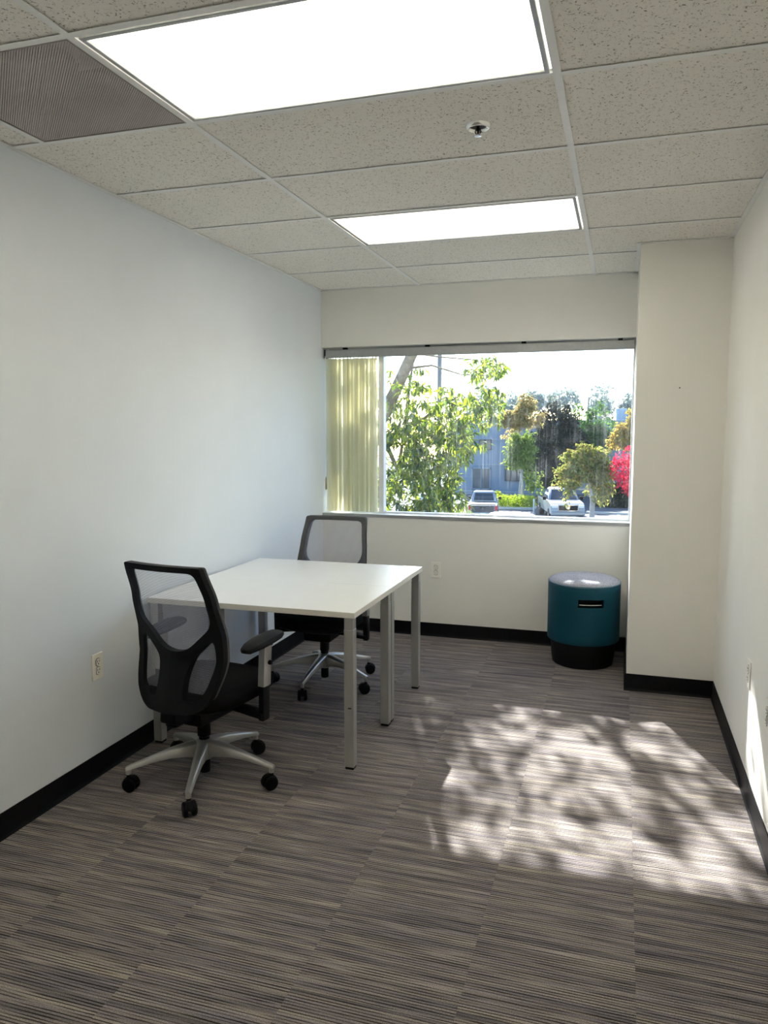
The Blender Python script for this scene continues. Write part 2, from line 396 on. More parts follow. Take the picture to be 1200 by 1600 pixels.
wb = MB(); wb.box(0, CX, 0, TH, -0.3, SILL-0.024); wb.box(0, CX, 0, TH, SOFFIT, H+0.5)
struct(wb.build('wall_back', 'wall'), 'off-white wall below and above the window')
struct(B(CX, W, CY, TH, -0.006, H+0.5).build('wall_column', 'wall'), 'square off-white boxed column beside the window')
struct(B(-TH, W+TH, YB-TH, TH, H+0.5, H+0.6).build('ceiling_deck', 'deck'), 'dark deck above the suspended ceiling')

# rubber cove base: upright strip with a small toe
def cove(name, p0, p1, nrm, label):
    p0 = Vector((p0[0], p0[1], 0)); p1 = Vector((p1[0], p1[1], 0)); n = Vector((nrm[0], nrm[1], 0))
    prof = [(0, 0.0), (0.012, 0.0), (0.011, 0.003), (0.007, 0.008), (0.0045, 0.018), (0.0035, BB-0.004), (0.002, BB), (0, BB)]
    mb = MB(); mb.rings([[p + n*a + Vector((0, 0, b)) for a, b in prof] for p in (p0, p1)])
    struct(mb.build(name, 'base'), label)
cove('baseboard_left', (0, YB), (0, 0), (1, 0), 'black vinyl cove baseboard along the left wall')
cove('baseboard_back', (0, 0), (CX, 0), (0, -1), 'black vinyl cove baseboard under the window')
cove('baseboard_column', (CX-0.012, CY), (W, CY), (0, -1), 'black vinyl cove baseboard across the column front')
cove('baseboard_column_side', (CX, CY-0.003), (CX, 0), (-1, 0), 'black vinyl cove baseboard along the column side')
cove('baseboard_right', (W, YB), (W, CY), (-1, 0), 'black vinyl cove baseboard along the right wall')
cove('baseboard_front', (0, YB), (W, YB), (0, 1), 'black vinyl cove baseboard behind the viewer')

# suspended ceiling: tiles, main tees, cross tees, wall angles
ceiling = bpy.data.objects.new('ceiling', None); COL.objects.link(ceiling); struct(ceiling, 'suspended grid ceiling of speckled mineral tiles')
XC = [0, A, A+2*T, W]; YR = [0] + [-Y0-T*k for k in range(11)]
LIGHT_ROWS = (2, 5, 8)            # index of the row (between YR[i] and YR[i+1]) in the middle bay
VENT_ROW = 5; VX0 = A - T
tz0, tz1 = H+0.0042, H+0.02
for i in range(3):
    for j in range(len(YR)-1):
        x0, x1, y1, y0 = XC[i], XC[i+1], YR[j], YR[j+1]
        if i == 1 and j in LIGHT_ROWS: continue
        if i == 0 and j == VENT_ROW: x1 = VX0
        x0, x1, y0, y1 = x0+(0.003 if i or x0 > 0 else 0), x1-(0.003 if x1 < W else 0), y0+0.003, y1-(0.003 if y1 < 0 else 0)
        mb = MB()
        cxm, cym = (x0+x1)/2, (y0+y1)/2
        if i == 2 and j == 0: mb.box(x0-cxm, CX-0.001-cxm, y0-cym, y1-cym, tz0, tz1)
        elif i == 2 and j == 1:
            mb.prism([(x0-cxm, y0-cym), (x1-cxm, y0-cym), (x1-cxm, CY-0.001-cym), (CX-0.001-cxm, CY-0.001-cym), (CX-0.001-cxm, y1-cym), (x0-cxm, y1-cym)], tz0, tz1, 'xy')
        else: mb.box(x0-cxm, x1-cxm, y0-cym, y1-cym, tz0, tz1)
        o = mb.build('ceiling_tile', 'tile', ceiling); o.location = (cxm, cym, 0)
hw = 0.012
def tee(x0, x1, y0, y1):
    mb = B(x0, x1, y0, y1, H-0.0005, H+0.0015)
    if x1-x0 > y1-y0: mb.box(x0, x1, (y0+y1)/2-0.001, (y0+y1)/2+0.001, H+0.0015, H+0.035)
    else: mb.box((x0+x1)/2-0.001, (x0+x1)/2+0.001, y0, y1, H+0.0015, H+0.035)
    mb.build('ceiling_tee', 'tee', ceiling)
for x in XC[1:3]: tee(x-hw, x+hw, YB, 0)
for i in range(3):
    for j in range(1, len(YR)-1):
        xa = XC[i]+(hw if i else 0); xb = XC[i+1]-(hw if i < 2 else 0)
        if i == 2 and j == 1: xb = CX
        tee(xa, xb, YR[j]-hw, YR[j]+hw)
tee(VX0-hw, VX0+hw, YR[VENT_ROW+1]+hw, YR[VENT_ROW]-hw)
def wangle(x0, x1, y0, y1, face):
    mb = B(x0, x1, y0, y1, H-0.0015, H+0.002)
    mb.box(*face, H+0.002, H+0.022); mb.build('wall_angle', 'tee', ceiling)
wa = 0.022
wangle(0, wa, YB, 0, (0, 0.001, YB, 0)); wangle(W-wa, W, YB, CY, (W-0.001, W, YB, CY))
wangle(0, CX, -wa, 0, (0, CX, -0.001, 0)); wangle(CX-wa, W, CY-wa, CY, (CX-wa, W, CY-0.001, CY)); wangle(CX-wa, CX, CY, 0, (CX-0.001, CX, CY, 0))

# ------------------------------------------------------------------ window
window = bpy.data.objects.new('window_1', None); COL.objects.link(window); struct(window, 'wide office window looking onto a parking lot')
GY = 0.125
B(0, CX, -0.008, 0.10, SILL-0.024, SILL-0.002).build('sill', 'alu', window, 0.002)
B(0, CX, -0.006, TH+0.03, SILL-0.002, SILL).build('sill_top', 'sill_top', window)
B(0, 0.025, GY-0.03, GY+0.03, SILL, SOFFIT).build('frame_jamb', 'white_alu', window, 0.002)
B(CX-0.012, CX, GY-0.03, GY+0.03, SILL, SOFFIT).build('frame_jamb', 'white_alu', window, 0.002)
B(0.025, CX-0.012, GY-0.03, GY+0.03, SOFFIT-0.045, SOFFIT).build('frame_head', 'alu', window, 0.002)
B(0.025, CX-0.012, GY-0.03, GY+0.03, SILL, SILL+0.012).build('frame_rail', 'white_alu', window, 0.002)
B(0.425, 0.466, GY-0.035, GY+0.03, SILL+0.012, SOFFIT-0.045).build('mullion', 'white_alu', window, 0.002)
B(0.025, 0.425, GY, GY+0.006, SILL+0.012, SOFFIT-0.045).build('pane', 'glass', window)
B(0.466, CX-0.012, GY, GY+0.006, SILL+0.012, SOFFIT-0.045).build('pane', 'glass', window)

# vertical blinds, drawn to the left
vb = thing('vertical_blind', 'ivory vertical blind stacked at the left end of the window', 'blind', (0.0, 0.05, 2.1))
B(0.02, CX-0.004, -0.022, 0.022, -0.012, 0.046).build('head_rail', 'alu', vb, 0.002)
B(0.012, 0.022, -0.026, 0.026, -0.014, 0.050).build('rail_end_cap', 'black', vb, 0.002)
for bx_ in (0.16, 0.8, 1.5, 2.15): B(bx_, bx_+0.03, -0.018, 0.018, 0.046, SOFFIT-2.1-0.001).build('rail_bracket', 'black', vb)
NS = 27
for k in range(NS):
    x = 0.045 + k*(0.375/(NS-1)) + random.uniform(-0.005, 0.005)
    ang = math.radians(84 + random.uniform(-12, 12)); wd = 0.042; rs = []
    z1, z0 = -0.02, SILL+0.012-2.1
    for z in (z0, z1):
        ring = []
        for i in range(7):
            s = -1+2*i/6; bow = 0.006*(1-s*s)
            ring.append((x + s*wd*math.cos(ang) - bow*math.sin(ang), s*wd*math.sin(ang)*0.9 + bow*math.cos(ang), z))
        rs.append(ring)
    mb = MB(); mb.rings(rs, cap=False, closed=False)
    sl_ = mb.build('slat', 'slat', vb, smooth='full')
    if k % 2 == 0: B(x-0.003, x+0.003, -0.006, 0.006, -0.024, -0.012).build('carrier', 'plate', sl_)
cord = MB(); cord.tube([(0.022, -0.032, 0.0), (0.020, -0.034, -0.5), (0.021, -0.032, -0.92)], 0.0015, 6)
cord.tube([(0.027, -0.032, 0.0), (0.026, -0.034, -0.5), (0.022, -0.032, -0.92)], 0.0015, 6)
cord.build('pull_cord', 'plate', vb)
MB().lathe([(0.003, 0), (0.007, -0.02), (0.008, -0.09), (0.006, -0.1)], 10, (0.0215, -0.032, -0.915)).build('cord_weight', plain('beige_weight', (0.45, 0.38, 0.22), 0.5, noise=0.1), vb, smooth=True)

# ------------------------------------------------------------------ ceiling fixtures
def light_fixture(j, label):
    y1, y0 = YR[j], YR[j+1]; x0, x1 = XC[1], XC[2]
    cx, cy = (x0+x1)/2, (y0+y1)/2
    t = thing('ceiling_light', label, 'ceiling light', (cx, cy, H), 0, 'recessed troffer lights')
    hx, hy = T-0.008, T/2-0.008
    hb = MB()
    hb.box(-hx, hx, -hy, hy, 0.12, 0.125); hb.box(-hx, hx, -hy, -hy+0.004, 0.012, 0.12); hb.box(-hx, hx, hy-0.004, hy, 0.012, 0.12)
    hb.box(-hx, -hx+0.004, -hy+0.004, hy-0.004, 0.012, 0.12); hb.box(hx-0.004, hx, -hy+0.004, hy-0.004, 0.012, 0.12)
    hb.build('housing', 'housing', t)
    ring_rect(MB(), -hx+0.012, hx-0.012, -hy+0.010, hy-0.010, -0.003, 0.012, 0.014).build('door_frame', 'alu', t, 0.0015)
    B(-hx+0.024, hx-0.024, -hy+0.022, hy-0.022, 0.003, 0.006).build('lens', 'lens', t)
    for dy in (-0.19, 0.0, 0.19):
        tb = MB().tube([(-hx+0.03, dy, 0.062), (hx-0.03, dy, 0.062)], 0.0127, 12).build('tube', 'tube', t, smooth=True)
    return t
light_fixture(5, 'large lit fluorescent ceiling panel nearest the viewer, beside the perforated grille')
light_fixture(2, 'smaller looking lit fluorescent ceiling panel nearer the window')
light_fixture(8, 'lit fluorescent ceiling panel directly above the viewer, outside the photo')

vy1, vy0 = YR[VENT_ROW], YR[VENT_ROW+1]
vt = thing('return_air_grille', 'brown grey perforated square return air grille in the ceiling', 'air grille', ((VX0+A)/2, (vy0+vy1)/2, H))
q = T/2-0.012
ring_rect(MB(), -q, q, -q, q, -0.001, 0.006, 0.006).build('grille_frame', plain('grille_paint', (0.27, 0.245, 0.22), 0.5, noise=0.05), vt)
B(-q+0.006, q-0.006, -q+0.006, q-0.006, 0.001, 0.002).build('perforated_panel', 'perf', vt)
pb = MB(); pb.box(-q, q, -q, q, 0.22, 0.225)
for a in ((-q, q, -q, -q+0.004), (-q, q, q-0.004, q), (-q, -q+0.004, -q, q), (q-0.004, q, -q, q)): pb.box(*a, 0.006, 0.22)
pb.build('plenum_box', 'duct', vt)
dk = MB(); dk.lathe([(0.14, 0.10), (0.14, 0.218), (0.132, 0.218), (0.132, 0.10)], 28, (-0.03, -0.06, 0), cap=False); dk.build('duct_collar', 'duct', vt, smooth=True)
B(-0.16, 0.10, -0.20, 0.06, 0.205, 0.218).build('duct_dark_plate', 'slot', vt)  # solid dark plate painted in for the shade inside the duct

sp = thing('sprinkler', 'recessed fire sprinkler with a white ring in the ceiling tile', 'sprinkler', (1.693, -2.74, H+0.0042))
MB().lathe([(0.028, -0.003), (0.030, -0.009), (0.034, -0.0125), (0.038, -0.0115), (0.0425, -0.006), (0.0445, 0.0)], 32, cap=False).build('escutcheon', plain('polished_white_metal', (.97, .97, .96), .22, .85, noise=.01), sp, smooth=True)
MB().lathe([(0.031, -0.002), (0.0275, -0.0035), (0.001, -0.0037)], 28, cap=True).build('cup', 'slot', sp, smooth=True)
MB().lathe([(0.006, 0.0), (0.006, -0.018), (0.003, -0.02), (0.003, -0.032)], 12).build('stem', 'slot', sp, smooth=True)
dfl = MB(); dfl.lathe([(0.010, -0.033), (0.012, -0.0335), (0.012, -0.035), (0.001, -0.036)], 12); dfl.build('deflector', 'chrome', sp, smooth=True)
for s in (-1, 1): MB().tube([(s*0.006, 0, -0.01), (s*0.010, 0, -0.02), (s*0.003, 0, -0.033)], 0.0018, 6).build('yoke_arm', 'slot', sp)

# ------------------------------------------------------------------ wall outlets
def outlet(loc, rz, label):
    """local: plate in the xz plane facing -y"""
    t = thing('wall_outlet', label, 'outlet', loc, rz, 'duplex wall outlets')
    B(-0.036, 0.036, -0.006, 0, -0.0585, 0.0585).build('cover_plate', 'plate', t, 0.002)
    for s in (-1, 1):
        z = s*0.0195; poly = []
        for k in range(20):
            a = 2*PI*k/20; poly.append((max(-0.0135, min(0.0135, 0.0175*math.cos(a))), z+0.0165*math.sin(a)))
        r = MB().prism(poly, -0.0085, -0.005).build('receptacle', 'plate', t)
        sm_ = MB(); sm_.box(-0.0075, -0.0052, -0.0092, -0.0084, z+0.000, z+0.009); sm_.box(0.0052, 0.0075, -0.0092, -0.0084, z+0.001, z+0.008)
        sm_.lathe([(0.0028, -0.0092), (0.0028, -0.0084)], 10, (0, 0, z-0.0075), 'y'); sm_.build('slots', 'slot', r)
        MB().prism([(poly[k][0]*1.12, z+(poly[k][1]-z)*1.12) for k in range(20)], -0.0064, -0.0059).build('receptacle_gap', 'slot', t)
    MB().lathe([(0.003, -0.0075), (0.003, -0.005)], 10, (0, 0, 0), 'y').build('screw', 'alu', t)
    return t
outlet((0, -2.695, 0.499), PI/2, 'ivory duplex outlet low on the left wall beside the nearer chair')
outlet((0.902, 0, 0.506), 0, 'ivory duplex outlet on the wall under the window')
outlet((W, -2.02, 0.52), -PI/2, 'ivory duplex outlet on the right wall seen edge-on, nearer the column')
outlet((W, -2.47, 0.50), -PI/2, 'ivory wall plate on the right wall cut off by the photo edge')
nl = thing('nail', 'tiny dark nail in the face of the column', 'nail', at(1062, 606, CY))
MB().lathe([(0.0035, -0.006), (0.004, -0.004), (0.0015, -0.003), (0.0015, 0.0)], 8, (0, 0, 0), 'y').build('head', 'slot', nl)

# ------------------------------------------------------------------ desks
def desk(y0, y1, label):
    x0, x1 = 0.020, 1.088; zt = 0.735; th = 0.026
    t = thing('desk', label, 'desk', ((x0+x1)/2, (y0+y1)/2, 0), 0, 'two white desks pushed together')
    hx, hy = (x1-x0)/2, (y1-y0)/2
    tp = B(-hx, hx, -hy, hy, zt-th, zt-0.0015).build('tabletop', 'edge', t, 0.0004)
    B(-hx+0.0003, hx-0.0003, -hy+0.0003, hy-0.0003, zt-0.0015, zt).build('top_laminate', 'laminate', tp)
    L = 0.046
    for sx in (-1, 1):
        for sy in (-1, 1):
            ox = sx*(hx-0.008-L/2); oy = sy*(hy-0.006-L/2)
            lg = B(ox-L/2, ox+L/2, oy-L/2, oy+L/2, 0.012, zt-th-0.055).build('leg', 'leg', t, 0.003)
            B(ox-L/2+0.0015, ox+L/2-0.0015, oy-L/2+0.0015, oy+L/2-0.0015, zt-th-0.055, zt-th).build('leg_collar', 'leg', lg, 0.003)
            B(ox-L/2+0.003, ox+L/2-0.003, oy-L/2+0.003, oy+L/2-0.003, 0, 0.012).build('leg_foot', 'rubber', lg, 0.002)
            if sx == 1 and sy == -1 and y0 < -2:
                B(ox-0.004, ox+0.012, oy-L/2-0.0006, oy-L/2, 0.288, 0.294).build('scuff_mark', 'slot', lg)
                B(ox+0.002, ox+0.011, oy-L/2-0.0006, oy-L/2, 0.262, 0.281).build('scuff_mark', 'alu', lg)
    iy = hy-0.006-L/2; ix = hx-0.008-L/2
    for s in (-1, 1):
        B(-ix+L/2+.002, ix-L/2-.002, s*(iy-0.09)-0.012, s*(iy-0.09)+0.012, zt-th-0.022, zt-th).build('rail', 'leg', t, 0.002)
        B(s*(ix-.05)-0.012, s*(ix-.05)+0.012, -iy+0.102, iy-0.102, zt-th-0.022, zt-th).build('rail', 'leg', t, 0.002)
    return t
desk(-2.335, -1.7365, 'white topped desk with grey metal legs, the one nearer the viewer')
desk(-1.7355, -1.130, 'white topped desk with grey metal legs, the one nearer the window')

# ------------------------------------------------------------------ cylindrical stool
st = thing('stool', 'teal cylinder stool with grey cushion and black base beside the column', 'stool', (1.987, -0.315, 0), math.radians(-90+14))
RB = 0.233
MB().lathe([(0.001, 0), (0.188, 0.0), (0.196, 0.006), (0.204, 0.06), (0.210, 0.16), (0.210, 0.172), (0.001, 0.172)], 56).build('base', 'rubber', st, smooth=True)
# shell with a real hand slot through it (slot faces local +x)
n = 88; z_lv = [0.165, 0.170, 0.20, 0.28, 0.36, 0.415, 0.468, 0.51, 0.535, 0.541]
slot = {i for i in range(n) if abs(((i+0.5)/n*2*PI+PI) % (2*PI)-PI) < 0.352}
sh = MB()
def P(r, i, z): a = 2*PI*i/n; return (r*math.cos(a), r*math.sin(a), z)
RO, RI = RB, RB-0.016
ov = {}
for k, z in enumerate(z_lv):
    dr = 0.004 if k in (0, len(z_lv)-1) else 0.0
    for i in range(n):
        ov[(0, k, i)] = len(sh.v); sh.v.append(P(RO-dr, i, z)); ov[(1, k, i)] = len(sh.v); sh.v.append(P(RI, i, z))
inside = lambda k, i: z_lv[k] >= 0.414 and z_lv[k] < 0.46 and i in slot
for k in range(len(z_lv)-1):
    for i in range(n):
        j = (i+1) % n
        if inside(k, i):
            for (kk) in (k, k+1): sh.f.append((ov[(0, kk, i)], ov[(0, kk, j)], ov[(1, kk, j)], ov[(1, kk, i)]))
            for (ii, nb) in ((i, (i-1) % n), (j, (i+1) % n)):
                if not inside(k, nb): sh.f.append((ov[(0, k, ii)], ov[(0, k+1, ii)], ov[(1, k+1, ii)], ov[(1, k, ii)]))
        else:
            sh.f.append((ov[(0, k, i)], ov[(0, k, j)], ov[(0, k+1, j)], ov[(0, k+1, i)])); sh.f.append((ov[(1, k, i)], ov[(1, k+1, i)], ov[(1, k+1, j)], ov[(1, k, j)]))
for i in range(n):
    j = (i+1) % n
    for k in (0, len(z_lv)-1): sh.f.append((ov[(0, k, i)], ov[(0, k, j)], ov[(1, k, j)], ov[(1, k, i)]))
shell = sh.build('shell', 'teal', st, smooth=True)
pk = MB(); pk.box(0.10, RI-0.001, -0.10, 0.10, 0.395, 0.400); pk.box(0.10, 0.104, -0.10, 0.10, 0.395, 0.49); pk.box(0.10, RI-0.004, -0.10, 0.10, 0.486, 0.49)
pk.build('handle_pocket', 'slot', shell)
MB().tube([(RI-0.006, -0.07, 0.432), (RI+0.006, 0, 0.432), (RI-0.006, 0.07, 0.432)], 0.0025, 8).build('handle_edge', 'edge', shell)
MB().lathe([(RB-0.004, 0.541), (RB+0.001, 0.544), (RB+0.001, 0.549), (RB-0.005, 0.552)], 64, cap=False).build('piping', 'piping', st, smooth=True)
MB().lathe([(0.225, 0.53), (RB-0.003, 0.545), (RB-0.004, 0.553), (0.222, 0.562), (0.19, 0.576), (0.12, 0.588), (0.06, 0.592), (0.002, 0.593)], 64).build('cushion', 'greyfelt', st, smooth=True)

# ------------------------------------------------------------------ task chairs
def interp(tab, x):
    if x <= tab[0][0]: return tab[0][1]
    for (a, b), (c, d) in zip(tab, tab[1:]):
        if x <= c:
            t = (x-a)/(c-a); t = t*t*(3-2*t)*0.5 + t*0.5
            return b+(d-b)*t
    return tab[-1][1]
OFF = [(0.36, -0.205), (0.45, -0.178), (0.60, -0.138), (0.70, -0.142), (0.85, -0.182), (1.01, -0.236)]
def back_y(x, z, extra=0.0):  # wrapped, lumbar-curved surface of the backrest (local +y is forward)
    return interp(OFF, z) + 0.55*x*x + extra
def round_poly(pts, r, n=6):
    """round the corners of a polygon"""
    out = []; N = len(pts)
    for i in range(N):
        p = Vector(pts[i][:2]); a = Vector(pts[i-1][:2]); b = Vector(pts[(i+1) % N][:2])
        rr = pts[i][2] if len(pts[i]) > 2 else r
        da, db = (a-p), (b-p); la, lb = da.length, db.length
        d = min(rr, la*0.45, lb*0.45)
        p0 = p+da/la*d; p1 = p+db/lb*d
        for k in range(n+1):
            t = k/n; out.append(tuple(p0*(1-t)**2 + p*2*t*(1-t) + p1*t*t))
    return out
def resample(poly, step):
    out = []
    for i in range(len(poly)):
        a = Vector(poly[i]); b = Vector(poly[(i+1) % len(poly)]); m = max(1, int((b-a).length/step))
        for k in range(m): out.append(tuple(a.lerp(b, k/m)))
    return out
def pip(p, poly):
    c = False; x, y = p; j = len(poly)-1
    for i in range(len(poly)):
        xi, yi = poly[i]; xj, yj = poly[j]
        if (yi > y) != (yj > y) and x < (xj-xi)*(y-yi)/(yj-yi)+xi: c = not c
        j = i
    return c
def plate(outer, holes, mapf, thick, step=0.02):
    """plate with holes, bent onto a surface: mapf(x, z, extra) -> y ; front at +0, rear at -thick"""
    loops = [resample(outer, step)] + [resample(h, step) for h in holes]
    V = []; E = []
    for lp in loops:
        o = len(V); V += [Vector(p) for p in lp]; E += [(o+i, o+(i+1) % len(lp)) for i in range(len(lp))]
    xs = [p[0] for p in loops[0]]; zs = [p[1] for p in loops[0]]
    x = min(xs)
    while x < max(xs):
        z = min(zs)
        while z < max(zs):
            p = (x+random.uniform(-.002, .002), z+random.uniform(-.002, .002))
            if pip(p, loops[0]) and not any(pip(p, h) for h in loops[1:]):
                if min((Vector(p)-v).length for v in V[:sum(len(l) for l in loops)]) > step*0.55: V.append(Vector(p))
            z += step
        x += step
    v2, e2, f2, *_ = delaunay_2d_cdt(V, E, [], 0, 1e-6)
    F = []
    for f in f2:
        c = sum((v2[i] for i in f), Vector((0, 0)))/len(f); c = (c.x, c.y)
        if pip(c, loops[0]) and not any(pip(c, h) for h in loops[1:]): F.append(tuple(f))
    mb = MB(); N = len(v2)
    mb.v = [(p.x, mapf(p.x, p.y, 0.0), p.y) for p in v2]
    if thick == 0: mb.f = F; return mb
    mb.v += [(p.x*0.985, mapf(p.x, p.y, -thick), p.y) for p in v2]
    cnt = {}
    for f in F:
        for a, b in zip(f, f[1:]+f[:1]): cnt[(min(a, b), max(a, b))] = cnt.get((min(a, b), max(a, b)), 0)+1
    mb.f = F + [tuple(i+N for i in reversed(f)) for f in F] + [(a, b, b+N, a+N) for (a, b), c in cnt.items() if c == 1]
    return mb

def make_chair(label):
    t = thing('task_chair', label, 'chair', (0, 0, 0), 0, 'black mesh-back task chairs')
    # seat cushion: rounded square rings
    def sq(sx, sy, z, cy=0.045, e=3.2, m=40, front=0.0):
        r = []
        for k in range(m):
            a = 2*PI*k/m; c, s = math.cos(a), math.sin(a)
            x = math.copysign(abs(c)**(2/e), c)*sx; y = math.copysign(abs(s)**(2/e), s)*sy
            r.append((x, cy+y, z - front*max(0, y/sy-0.3)**2))
        return r
    mb = MB(); mb.rings([sq(.19, .18, .388), sq(.238, .228, .392, front=.006), sq(.252, .242, .410, front=.012), sq(.255, .245, .432, front=.018), sq(.247, .238, .452, front=.02), sq(.22, .212, .465, front=.02), sq(.14, .14, .470, front=.01), sq(.02, .02, .471)])
    mb.build('seat', 'fabric', t, smooth='full')
    mb = MB(); mb.rings([sq(.15, .16, .352, .02), sq(.205, .20, .372, .04), sq(.215, .21, .39, .045)]); mb.build('seat_pan', 'black', t, smooth=True)
    mb = MB(); mb.box(-.085, .085, -.12, .13, .288, .356); mb.box(-.03, .03, -.215, -.10, .31, .345); mb.build('tilt_mechanism', 'black', t, 0.012)
    mb = MB(); mb.tube([(.08, .06, .33), (.20, .06, .335), (.235, .055, .335)], [.006, .006, .009], 8); mb.build('height_lever', 'black', t, smooth=True)
    mb = MB(); mb.lathe([(.001, .036), (.021, .036), (.0235, .04), (.0235, .10), (.0235, .20), (.029, .205), (.029, .285), (.027, .295)], 20); mb.build('gas_cylinder', 'black', t, smooth=True)
    # five-star base
    hub = MB(); hub.lathe([(.026, .098), (.034, .10), (.037, .12), (.041, .168), (.040, .180), (.030, .188), (.024, .188)], 30); hub.build('base_hub', 'silver', t, smooth=True)
    for k in range(5):
        a = 2*PI*k/5; m = Matrix.Rotation(a, 4, 'Z')
        rs = []
        for s, zt, zb, w in ((.030, .184, .112, .024), (.07, .180, .120, .023), (.14, .165, .124, .020), (.22, .142, .114, .0165), (.29, .120, .100, .0145), (.322, .110, .092, .0135), (.334, .105, .090, .011)):
            ring = [(s, -w, zb), (s, w, zb), (s, w*.98, zt-.010), (s, w*.62, zt-.002), (s, 0, zt), (s, -w*.62, zt-.002), (s, -w*.98, zt-.010)]
            rs.append([m @ Vector(p) for p in ring])
        lm = MB(); lm.rings(rs)
        lm.tube([m @ Vector((.322, 0, .10)), m @ Vector((.322, 0, .072))], [.0125, .011], 12)
        lm.build('base_leg', 'silver', t, smooth=True)
        # caster: swivel hood with two wheels
        cr = a + (0.9, 2.6, 1.7, -0.6, 3.6)[k]
        cm = Matrix.Translation(m @ Vector((.322, 0, 0))) @ Matrix.Rotation(cr, 4, 'Z')
        hb = MB(); hp = []
        for q in range(11):
            aa = PI*(0.02+0.96*q/10)
            hp.append((math.cos(aa)*.034-.010, .031+math.sin(aa)*.034))
        hp += [(-.03, .030), (.01, .030)]
        o = len(hb.v); hb.rings([[cm @ Vector((x, y, z)) for x, z in hp] for y in (-.009, .009)])
        hb.tube([cm @ Vector((0, 0, .05)), cm @ Vector((0, 0, .076))], .009, 10)
        ho = hb.build('caster', 'black', t, 0.001)
        for s in (-1, 1):
            wm = MB(); wm.lathe([(.006, s*.0095), (.027, s*.0095), (.0305, s*.0125), (.031, s*.022), (.027, s*.0265), (.016, s*.028), (.002, s*.0275)], 24, (0, 0, 0), 'y')
            wm.v = [tuple(cm @ (Vector(v)+Vector((-.010, 0, .031)))) for v in wm.v]
            wm.build('wheel', 'black', ho, smooth=True)
    # backrest shell with an upper window and two lower openings
    outer = round_poly([(-.198, 1.003, .012), (.198, 1.003, .012), (.214, .86, .05), (.231, .66, .09), (.225, .55, .06), (.190, .435, .05), (.125, .385, .05), (-.125, .385, .05), (-.190, .435, .05), (-.225, .55, .06), (-.231, .66, .09), (-.214, .86, .05)], .03)
    up = round_poly([(-.168, .978, .03), (.168, .978, .03), (.184, .86, .03), (.194, .755, .05), (.055, .630, .06), (-.055, .630, .06), (-.194, .755, .05), (-.184, .86, .03)], .03)
    lo = [(.190, .700, .05), (.200, .60, .05), (.168, .475, .05), (.115, .430, .04), (.072, .437, .03), (.066, .52, .05), (.085, .60, .06)]
    lor = round_poly(lo, .03); lol = round_poly([(-x, z, r) for x, z, r in reversed(lo)], .03)
    def rear(x, z, e):  # the spine and the Y arms stand proud of the frame at the rear
        g = max(0.0, 1-abs(x)/.13)*max(0.0, min(1.0, (.70-z)/.15))
        return back_y(x, z, -0.006 + e*(1+0.9*g))
    bk = plate(outer, [up, lor, lol], rear, 0.024).build('backrest_shell', 'black', t, smooth=True)
    inner = round_poly([(-.178, .985, .03), (.178, .985, .03), (.194, .86, .05), (.209, .66, .09), (.203, .55, .06), (.172, .452, .05), (.115, .405, .04), (-.115, .405, .04), (-.172, .452, .05), (-.203, .55, .06), (-.209, .66, .09), (-.194, .86, .05)], .03)
    plate(outer, [inner], lambda x, z, e: back_y(x, z, 0.008+e), 0.013).build('mesh_bezel', 'bezel', t, smooth=True)
    plate(outer, [], lambda x, z, e: back_y(x*0.97, z, 0.001), 0, 0.03).build('mesh_panel', 'mesh', t, smooth='full')
    br = MB(); br.hexa([(-.04, -.235, .335), (.04, -.235, .335), (.045, -.10, .31), (-.045, -.10, .31), (-.04, -.225, .43), (.04, -.225, .43), (.045, -.10, .345), (-.045, -.10, .345)])
    br.box(-.06, .06, -.226, -.205, .375, .44); br.build('back_bracket', 'black', t, 0.01)
    # arms
    for s in (-1, 1):
        m = Matrix.Translation((s*.287, .055, 0))
        sl_ = MB(); sl_.rings([[m @ Vector((x, y+dy, z)) for x, y in ((-.013, -.024), (.013, -.024), (.015, 0), (.013, .024), (-.013, .024), (-.015, 0))] for z, dy in ((.305, -.006), (.315, -.005), (.46, .0))])
        sl_.hexa([(s*.10, .02, .335), (s*.10, .08, .335), (s*.295, .08, .312), (s*.295, .02, .312), (s*.10, .02, .352), (s*.10, .08, .352), (s*.295, .08, .336), (s*.295, .02, .336)])
        arm = sl_.build('armrest', 'black', t, 0.003, smooth=True)
        MB().rings([[m @ Vector((x, y+dy, z)) for x, y in ((-.015, -.026), (.015, -.026), (.018, 0), (.015, .026), (-.015, .026), (-.018, 0))] for z, dy in ((.455, 0), (.56, .008), (.632, .014))]).build('arm_post', 'silver', arm, smooth=True)
        MB().lathe([(.010, 0), (.010, s*.012), (.007, s*.016), (.001, s*.017)], 14, (s*.302, .068, .555), 'x').build('knob', 'black', arm, smooth=True)
        # pad: lofted along y, wider in front, drooping to the rear
        rs = []
        for yy, hw_, z, th in ((-.112, .014, .638, .008), (-.102, .028, .641, .013), (-.06, .041, .649, .017), (0, .046, .655, .020), (.07, .045, .660, .020), (.12, .038, .660, .017), (.145, .026, .657, .012), (.153, .012, .655, .007)):
            cx = .287 if s > 0 else -.254
            rs.append([(cx+hw_*x, .03+yy, z+th*zz) for x, zz in ((-1, -.25), (-.8, -1), (.8, -1), (1, -.25), (.9, .45), (.55, .85), (0, 1), (-.55, .85), (-.9, .45))])
        MB().rings(rs).build('arm_pad', 'rubber', arm, smooth=True)
        MB().rings([[m @ Vector((x*k, .014+y*k, z)) for x, y in ((-.02, -.04), (.02, -.04), (.02, .04), (-.02, .04))] for z, k in ((.622, .75), (.642, 1))]).build('pad_mount', 'black', arm)
    return t
chair = make_chair('black mesh-back task chair with silver base, back turned to the viewer')
chair2 = copy_tree(chair)
chair2['label'] = 'mesh-back task chair behind the desks, facing the viewer near the window'
